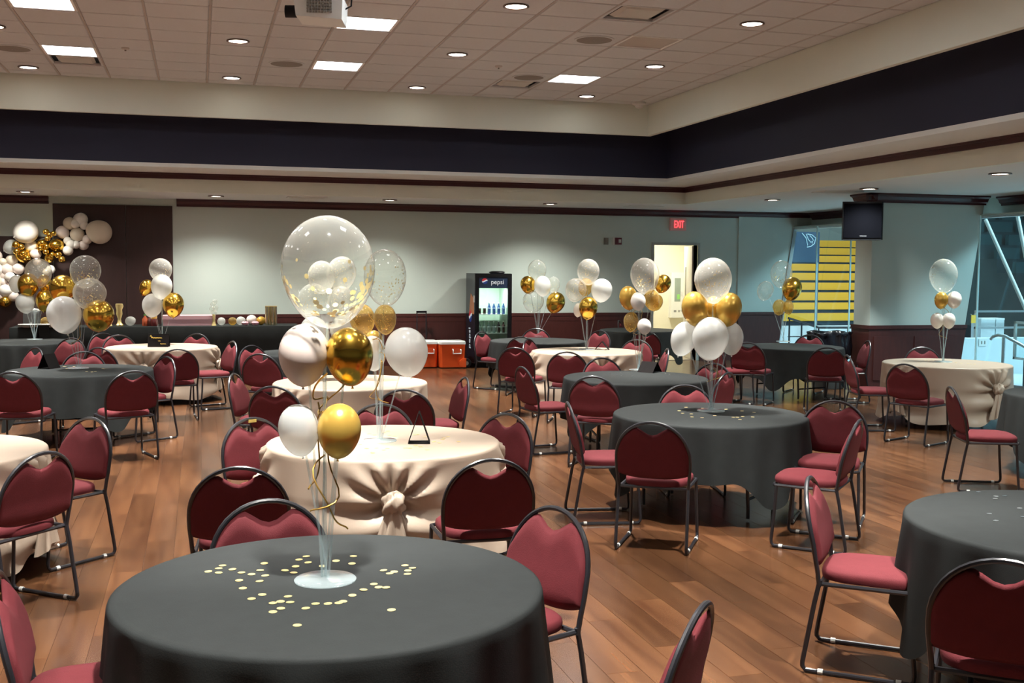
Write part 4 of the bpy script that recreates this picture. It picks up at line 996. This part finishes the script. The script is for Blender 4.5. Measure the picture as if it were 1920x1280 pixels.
for k_ in range(4):
    for i in range(n): mb.f.append((k_*n+i, k_*n+(i+1) % n, (k_+1)*n+(i+1) % n, (k_+1)*n+i))
tag(mb.build('tablecloth', clothk_m, None, True, (-.65, 20.35, 0)), 'long black cloth covering the buffet table down to the floor', 'tablecloth')
BT = .856
def on_bar(px, Y=20.3, z=BT): p = aty(px, 600, Y); return Vector((p.x, Y, z))
# pink box
p_ = on_bar(355, 20.42); pb = thing('pink_box', 'long pale pink cardboard box lying on the buffet', 'box', p_)
pk_m = mat('pink_card', (.72, .42, .46), .6, noise=.03)
MB().box((-.44, -.22, 0), (.44, .22, .15)).build('tray', pk_m, pb); MB().box((-.45, -.23, .11), (.45, .23, .175)).build('lid', pk_m, pb); MB().prism([(-.24+.07*math.cos(a), .175+.045*math.sin(a)) for a in [PI*i/8 for i in range(9)]], -.02, .02, lambda p: (p[0]+.02, -.2+p[2], p[1])).build('flap', pk_m, pb)
# gold vases, bubble column
vp = [(.05, 0), (.055, .02), (.03, .06), (.028, .12), (.045, .20), (.05, .27), (.06, .33), (.052, .36)]
for px, sc, lb in ((224, 1.05, 'tall crinkled gold vase on the buffet beside the single white balloon'), (207, .55, 'short gold vase half hidden behind a gold balloon')):
    v = thing('vase', lb, 'vase', on_bar(px, 20.2)); 
    mb = MB().lathe(vp, 20); mb.v = [(x*(1+.12*math.sin(40*z+9*x))*sc, y*(1+.12*math.sin(55*z))*sc, z*sc) for x, y, z in mb.v]; mb.build('body', conf_m, v, True)
    MB().lathe([(.056*sc, .352*sc), (.06*sc, .362*sc), (.05*sc, .37*sc)], 20).build('rim', conf_m, v, True)
bc = thing('bubble_vase', 'slim gold stand filled with clear bubbles on the buffet', 'vase', on_bar(401, 20.2))
MB().lathe([(.045, 0), (.03, .04), (.022, .10), (.03, .17), (.02, .2)], 16).build('stem', conf_m, bc, True)
for (dx, dz, r_) in ((0, .23, .05), (-.03, .29, .05), (.03, .31, .05), (-.01, .37, .05), (.02, .42, .045)):
    o = ob('bubble', BM['c'], bc, (dx, 0, dz)); o.scale = (r_, r_, r_)
# loose balloons on the buffet
for (px, py, rr, kd, lb) in ((244, 600, 9, 'l', 'pale balloon lying alone beside the tall gold vase'), (415, 600, 7.5, 'l', 'small pale balloon right next to the bubble vase'), (436, 599, 7.5, 'a', 'amber balloon lying between two pale balloons on the buffet'), (451, 599, 8, 'l', 'pale balloon touching the amber balloon and pink bow'), (472, 598, 9.5, 'w', 'white balloon between two pink bows on the buffet'), (489, 597, 8, 'p', 'dark gold balloon beside the gold tumblers'), (85, 600, 9, 'a', 'amber clear balloon behind the stacked plates')):
    Y = 20.25; P = aty(px, py, Y); r_ = rr*depth(P)/F; P.z = BT+r_
    o = tag(ob('loose_balloon', BM[kd], None, P), lb, 'balloon', 'balloons lying on the buffet'); o.scale = (r_,)*3; o.rotation_euler = (1.9, .3, px)
for px, lb in ((459, 'crumpled pink bow between pale and white balloons'), (478, 'crumpled pink bow in front of the white balloon')):
    mb = MB(); 
    for k_ in range(5): mb.lathe([(.004, 0), (.03, .02), (.038, .05), (.012, .075)], 9, (.03*math.cos(k_*1.26), .02*math.sin(k_*1.26), .0))
    tag(mb.build('ribbon_bow', mat('pink_ribbon', (.70, .36, .42), .4, noise=.1), None, True, on_bar(px, 20.10)), lb, 'bow')
# tumblers
for k_ in range(4):
    t = thing('tumbler', 'tall mirrored gold tumbler standing in a row on the buffet', 'tumbler', on_bar(500+k_*5.6, 20.15+.03*(k_ % 2)), group='gold tumblers on the buffet')
    MB().lathe([(.024, 0), (.026, .02), (.028, .34), (.024, .34), (.022, .02)], 18).build('wall', mat('mirror_gold', (.86, .82, .58), .22, metal=1, noise=.1), t, True); MB().lathe([(.028, .335), (.029, .345), (.024, .345)], 18).build('rim', conf_m, t, True)
# bottles and small packs
for px, colr, lb in ((272, (.50, .10, .04), 'red juice bottle with green cap on the buffet'), (281, (.16, .04, .03), 'dark bottle between juice bottle and amber jar')):
    t = thing('bottle', lb, 'bottle', on_bar(px, 20.2))
    MB().lathe([(.045, 0), (.05, .01), (.05, .12), (.02, .16), (.018, .18)], 18).build('body', mat('bottle_'+str(px), colr, .15, noise=.1, coat=.5), t, True); MB().lathe([(.02, .18), (.02, .205)], 14).build('cap', mat('green_cap', (.10, .25, .06), .4, noise=.05), t)
t = thing('jar', 'squat dark red jar with amber lid on the buffet', 'jar', on_bar(289, 20.15)); MB().lathe([(.055, 0), (.06, .01), (.06, .11), (.045, .13)], 18).build('body', mat('jar_red', (.12, .02, .02), .2, noise=.1), t, True); MB().lathe([(.05, .13), (.05, .17)], 16).build('lid', mat('amber_lid', (.75, .38, .04), .3, noise=.1), t)
# plate stacks and drinks dispenser near the garland end
for px, lb in ((54, 'stack of white plates nearest the garland on the buffet'), (92, 'stack of white plates beside the amber balloon')):
    t = thing('plate_stack', lb, 'plates', on_bar(px, 20.0))
    for k_ in range(5): MB().lathe([(.08, .002), (.17, .018), (.175, .022), (.165, .020), (.08, .006)], 28).build('plate', white_m, t, True, (0, 0, k_*.008))
t = thing('drink_dispenser', 'clear glass drinks dispenser with white lid on the buffet', 'dispenser', on_bar(60, 20.45))
MB().lathe([(.13, 0), (.14, .02), (.14, .24), (.11, .27)], 24).build('jar', acryl_m, t, True); MB().lathe([(.12, .27), (.12, .29), (.03, .31), (.03, .33)], 24).build('lid', white_m, t, True); MB().tube([(0, -.13, .06), (0, -.19, .06), (0, -.19, .03)], .012).build('tap', steel_m, t)
t = thing('serving_tray_stand', 'white shelf stand rising above the stacked plates', 'stand', on_bar(88, 20.5)); MB().box((-.2, -.12, .26), (.2, .12, .29)).build('shelf', white_m, t); [MB().box((x, -.1, 0), (x+.025, .1, .26)).build('leg', white_m, t) for x in (-.19, .165)]

# ================================================================== balloon garland
gl = thing('balloon_garland', 'organic balloon garland of cream, white and gold on the wall panel', 'balloon garland', (-2.6, YW-.2, 1.2))
GB = [(395, 435, 172, 'w'), (175, 660, 110, 'l'), (460, 650, 85, 'w'), (235, 625, 48, 'g'), (315, 660, 48, 'g'), (245, 730, 45, 'g'), (360, 800, 105, 'g'), (410, 830, 40, 'g'), (340, 760, 40, 'g'), (180, 860, 85, 'r'), (40, 885, 55, 'r'), (540, 770, 75, 'b'), (100, 1000, 95, 'b'), (275, 990, 85, 'b'),
      (690, 435, 45, 'g'), (745, 480, 45, 'g'), (805, 460, 40, 'g'), (715, 535, 40, 'g'), (640, 640, 90, 'g'), (605, 680, 40, 'g'), (705, 655, 40, 'g'), (690, 735, 45, 'g'), (640, 600, 40, 'g'), (855, 640, 105, 'g'), (740, 830, 70, 'g'), (785, 775, 40, 'g'), (875, 785, 50, 'g'), (930, 850, 50, 'g'),
      (1045, 310, 95, 'r'), (1215, 250, 100, 'w'), (1130, 315, 70, 'w'), (1260, 340, 65, 'w'), (935, 440, 95, 'b'), (1160, 475, 105, 'r'), (1495, 440, 178, 'r'), (1310, 550, 70, 'b'), (1250, 630, 80, 'b'), (1015, 570, 60, 'w'), (1060, 620, 70, 'w'), (1140, 630, 60, 'w'), (1020, 715, 75, 'w'),
      (60, 1090, 80, 'b'), (150, 1110, 75, 'w'), (40, 1190, 85, 'b'), (150, 1240, 80, 'b'), (760, 1000, 65, 'w'), (650, 960, 90, 'h'), (80, 1310, 100, 'w'), (200, 1400, 80, 'b'), (70, 1480, 90, 'g'), (10, 1400, 80, 'b'), (-60, 1000, 110, 'w'), (-70, 1180, 110, 'r'), (-60, 800, 90, 'b'), (240, 1180, 70, 'b'), (560, 880, 60, 'b'), (700, 1040, 60, 'r')]
rnd = random.Random(4)
for (cx, cy, r_, kd) in GB:
    px, py = cx/8, 380+cy/8; rr = r_/8; Y0 = YW-.10
    P = aty(px, py, Y0); r = rr*depth(P)/F
    Y = YW-.05-r-(.25 if kd == 'g' and r_ < 60 else (.10 if r_ < 80 else .02)); P = aty(px, py, Y); r = rr*depth(P)/F
    o = ob('balloon', BM[kd], gl, P-gl.location); o.scale = (r, r, r); o.rotation_euler = (rnd.uniform(.8, 2), rnd.uniform(-.6, .6), rnd.random()*6)
MB().tube([aty(x, y, YW-.06)-gl.location for x, y in ((0, 560), (10, 520), (35, 480), (70, 450), (110, 440), (150, 420), (188, 436))], .006, 6).build('garland_strip', plast_m, gl)

# ================================================================== drinks fridge
fx0, fx1, fy = 5.04, 5.76, 20.4
fg = thing('drinks_fridge', 'tall black drinks fridge with glass door and red white blue logo', 'fridge', ((fx0+fx1)/2, fy, 0))
hw, hgt, dp = (fx1-fx0)/2, 1.80, .70
mb = MB(); mb.box((-hw, 0, .08), (-hw+.05, dp, hgt)).box((hw-.05, 0, .08), (hw, dp, hgt)).box((-hw+.05, dp-.05, .08), (hw-.05, dp, hgt)).box((-hw+.05, 0, hgt-.06), (hw-.05, dp-.05, hgt)).box((-hw+.05, 0, .08), (hw-.05, dp-.05, .30))
mb.build('cabinet', mat('fridge_black', (.012, .016, .028), .25, noise=.1, coat=.3), fg)
MB().box((-hw+.03, .03, 0), (hw-.03, dp-.03, .08)).build('plinth', black_m, fg)
MB().box((-hw+.051, .03, .301), (-hw+.062, dp-.052, hgt-.061)).box((hw-.062, .03, .301), (hw-.051, dp-.052, hgt-.061)).box((-hw+.062, dp-.066, .301), (hw-.062, dp-.052, hgt-.061)).build('liner', mat('fridge_liner', (.45, .52, .44), .5, noise=.03), fg)
dr = MB().box((-hw, -.05, .10), (-hw+.075, -.005, hgt-.005)).box((hw-.075, -.05, .10), (hw, -.005, hgt-.005)).box((-hw+.075, -.05, hgt-.07), (hw-.075, -.005, hgt-.005)).box((-hw+.075, -.05, .10), (hw-.075, -.005, .28)).build('door', black_m, fg)
MB().box((-hw+.075, -.035, .28), (hw-.075, -.025, 1.52)).build('pane', glass_m, dr)
MB().box((-hw+.075, -.042, 1.52), (hw-.075, -.015, hgt-.07)).build('header_panel', mat('fridge_header', (.02, .035, .075), .3, noise=.2), dr)
MB().box((-hw+.01, -.085, .75), (-hw+.035, -.05, 1.25)).build('handle', black_m, dr)
lt = ob('lettering', text_mesh('pepsi', .125, .002, mat('logo_white', (.62, .66, .70), .4, emit=(.6, .7, .8), estr=.15, noise=.02), 'lettering'), dr, (.075, -.046, 1.635)); lt.rotation_euler = (PI/2, 0, 0)
def globe(parent, loc, r, rot):
    """round emblem: red cap, white wave, blue base"""
    cols = [('logo_red', (.55, .03, .04)), ('logo_white', (.6, .6, .6)), ('logo_blue', (.02, .06, .30))]
    wave = lambda x, o: o*r+.16*r*math.sin(2.6*x/r)+.18*x
    grp = []
    n = 24
    for ci, (nm, c_) in enumerate(cols):
        mb = MB(); strip = []
        for i in range(n+1):
            x = -r*.999+2*r*.999*i/n; hh = math.sqrt(max(0, r*r-x*x)); w1_, w0_ = wave(x, .22), wave(x, -.22)
            w1_ = max(-hh, min(hh, w1_)); w0_ = max(-hh, min(hh, w0_))
            strip.append(((x, (w1_, w0_, -hh)[ci]), (x, (hh, w1_, w0_)[ci])))
        k0 = 0
        for a, b in strip: mb.v += [(a[0], 0, a[1]), (b[0], 0, b[1])]
        for i in range(n): mb.f.append((2*i, 2*i+2, 2*i+3, 2*i+1))
        m_ = MATS.get(nm) or mat(nm, c_, .4, noise=.03)
        o = mb.build('logo_'+('red', 'white', 'blue')[ci], m_, parent, False, loc); o.rotation_euler = rot
globe(dr, (-.175, -.0445, 1.655), .055, (0, 0, 0))
globe(fg, (-hw-.003, .33, .98), .12, (0, 0, -PI/2))
lt = ob('lettering', text_mesh('pepsi', .20, .001, MATS['logo_white'], 'lettering'), fg, (-hw-.003, .40, .55)); lt.rotation_euler = (PI/2, -PI/2, -PI/2)
MB().hexa([(-hw-.002, .05, 1.02), (-hw, .05, 1.02), (-hw, .45, 1.02), (-hw-.002, .45, 1.02), (-hw-.002, .05, 1.30), (-hw, .05, 1.30), (-hw, .32, 1.42), (-hw-.002, .32, 1.42)]).build('side_graphic', mat('orange_print', (.35, .12, .04), .4, noise=.3, nscale=6), fg)
MB().box((-hw-.02, -.01, 1.25), (-hw+.02, .02, 1.38)).build('sticker', plast_m, fg)
sh_m = mat('wire_white', (.6, .64, .6), .4, noise=.03)
lvl = [(.33, 0), (.66, 1), (1.02, 2)]
for z, lv in lvl:
    MB().box((-hw+.07, .02, z-.012), (hw-.07, .5, z)).build('shelf', sh_m, fg)
    w_ = MB().tube([(-hw+.07, .022, z+.12), (hw-.07, .022, z+.12)], .004, 5)
    for k_ in range(7): w_.tube([(-hw+.075+k_*.095, .022, z), (-hw+.075+k_*.095, .022, z+.12)], .003, 5)
    w_.build('shelf_fence', sh_m, fg)
fl = bpy.data.lights.new('lamp', 'AREA'); fl.shape = 'RECTANGLE'; fl.size = .5; fl.size_y = .05; fl.energy = 9; fl.color = (.85, 1, .85)
o = ob('lamp', fl, fg, (0, .06, 1.50)); o.rotation_euler = (.35, 0, 0)
bot = {}
def drink(lv, x, y, z, colr, nm, lb, grp):
    t = thing(nm, lb, nm.replace('_', ' '), (fg.location.x+x, fg.location.y+y, z), group=grp)
    if nm == 'bottle':
        MB().lathe([(.030, 0), (.033, .01), (.033, .13), (.014, .18), (.013, .205)], 14).build('body', colr, t, True); MB().lathe([(.016, .205), (.016, .225)], 12).build('cap', white_m, t)
    else: MB().lathe([(.028, 0), (.032, .01), (.032, .11), (.026, .122)], 14).build('body', colr, t, True); MB().lathe([(.026, .122), (.022, .12)], 14).build('lid', steel_m, t)
can_b = mat('can_blue', (.05, .10, .30), .3, metal=.4, noise=.15); bot_c = film('bottle_clear', (.75, .85, .82), .35, (.6, .7, .68), .08); bot_d = mat('bottle_cola', (.03, .015, .01), .12, noise=.1, coat=.5)
for k_ in range(6):
    if k_ > 1: drink(2, -hw+.12+k_*.095, .10, 1.02, can_b, 'bottle', 'blue drink bottle on the top fridge shelf', 'blue bottles on the top fridge shelf')
    else: drink(2, -hw+.12+k_*.095, .10, 1.02, bot_d, 'can', 'dark drink can on the top fridge shelf', 'dark cans on the top fridge shelf')
    drink(1, -hw+.12+k_*.095, .10, .66, bot_d if k_ in (4, 5) else bot_c, 'bottle', 'dark white-capped bottle on the middle fridge shelf' if k_ in (4, 5) else 'clear white-capped bottle on the middle fridge shelf', 'dark bottles on the middle fridge shelf' if k_ in (4, 5) else 'clear bottles on the middle fridge shelf')
    if k_ < 5: drink(0, -hw+.12+k_*.095, .12, .33, bot_c, 'can', 'pale drink can on the lowest fridge shelf', 'pale cans on the lowest fridge shelf')
t = thing('folded_bundle', 'flat black bundle lying on top of the drinks fridge', 'bundle', (fg.location.x+.12, fg.location.y+.15, hgt)); MB().lathe([(.13, 0), (.15, .015), (.14, .035), (.1, .045)], 20).build('body', black_m, t, True); MB().box((-.16, -.02, .01), (-.1, .02, .03)).build('strap', black_m, t)

# ================================================================== coolers
def cooler(px0, px1, Y, label, wheel=True, pull=False):
    a = aty(px0, 660, Y).x; b = aty(px1, 660, Y).x; w_ = b-a
    t = thing('cooler', label, 'cooler', ((a+b)/2, Y, 0)); h = w_/2
    e = .035
    oct_ = lambda s_, z: [((-h+e)*s_, 0, z), ((h-e)*s_, 0, z)]
    def ring(hx, y0, y1, c_): return [(-hx+c_, y0), (hx-c_, y0), (hx, y0+c_), (hx, y1-c_), (hx-c_, y1), (-hx+c_, y1), (-hx, y1-c_), (-hx, y0+c_)]
    def loft(specs, m, nm, par):
        mb = MB(); k = 8
        for (hx, y0, y1, z) in specs: mb.v += [(x, y, z) for x, y in ring(hx, y0, y1, e)]
        for i in range(len(specs)-1):
            for j in range(k): mb.f.append((i*k+j, i*k+(j+1) % k, (i+1)*k+(j+1) % k, (i+1)*k+j))
        mb.f.append(tuple(range(k))[::-1]); mb.f.append(tuple((len(specs)-1)*k+j for j in range(k))); return mb.build(nm, m, par, True)
    loft([(h*.92, .02, .40, .02), (h*.99, 0, .42, .44), (h, -.005, .425, .455)], orange_m, 'body', t)
    lid = loft([(h*1.02, -.015, .435, .458), (h*1.02, -.015, .435, .50), (h*.97, .01, .41, .52)], mat('cooler_lid', (.68, .72, .72), .4, noise=.03), 'lid', t)
    hd_ = MB().tube([(-.075, -.02, .36), (-.075, -.055, .345), (-.075, -.055, .285), (.075, -.055, .285), (.075, -.055, .345), (.075, -.02, .36)], .012, 8).build('handle', white_m, t, True, (h*.45-.04, 0, 0))
    MB().box((-.09, -.01, .27), (.09, .004, .38)).build('handle_recess', mat('orange_deep', (.5, .06, .01), .5, noise=.05), t, False, (h*.45-.04, 0, 0))
    if wheel:
        MB().lathe([(.03, -.03), (.085, -.03), (.095, -.015), (.095, .015), (.085, .03), (.03, .03)], 22, (h+.02, .03, .095), 'y').build('wheel', black_m, t, True)
        MB().lathe([(.04, -.035), (.04, .035)], 14, (h+.02, .03, .095), 'y').build('wheel_hub', grey_m, t)
        MB().prism([(h-.13, .02), (h-.12, .14), (h-.05, .19), (h+.01, .19), (h+.01, .02)], -.012, .03, lambda p: (p[0], p[2], p[1])).build('wheel_arch', orange_m, t)
    if pull:
        MB().tube([(-.09, .44, .40), (-.09, .46, 1.05), (.09, .46, 1.05), (.09, .44, .40)], .012, 8).build('pull_handle', metal_m, t, True)
        MB().box((-.1, .445, 1.03), (.1, .475, 1.07)).build('grip', black_m, t)
cooler(825, 873, 20.35, 'orange wheeled cooler with white lid standing beside the drinks fridge')
cooler(776, 822, 20.5, 'orange cooler with raised pull handle next to the wheeled cooler', False, True)

# ================================================================== bin
bn_p = atz(1577, 728, 0); tb_ = thing('trash_bin', 'grey round bin lined with a black plastic bag by the pier', 'bin', (9.80, 15.76, 0))
MB().lathe([(.24, 0), (.25, .02), (.30, .72), (.31, .78)], 32).build('body', mat('bin_grey', (.10, .13, .14), .5, noise=.1), tb_, True)
mb = MB(); n = 60
for i, (r, z) in enumerate([(.30, .50), (.335, .55), (.34, .70), (.335, .86), (.345, .90), (.33, .915), (.28, .90), (.26, .80)]):
    for j in range(n):
        a = 2*PI*j/n; w_ = .018*math.sin(13*a+i)+.012*math.sin(23*a-2*i)+.010*math.sin(7*a+3*i)
        mb.v.append(((r+w_)*math.cos(a), (r+w_)*math.sin(a), z+(.03*math.sin(9*a) if i == 0 else .012*math.sin(5*a+i))))
for i in range(7):
    for j in range(n): mb.f.append((i*n+j, i*n+(j+1) % n, (i+1)*n+(j+1) % n, (i+1)*n+j))
mb.f.append(tuple(7*n+j for j in range(n)))
mb.build('liner_bag', mat('black_bag', (.012, .014, .02), .22, noise=.1, bump=.4, bscale=20), tb_, 'all')
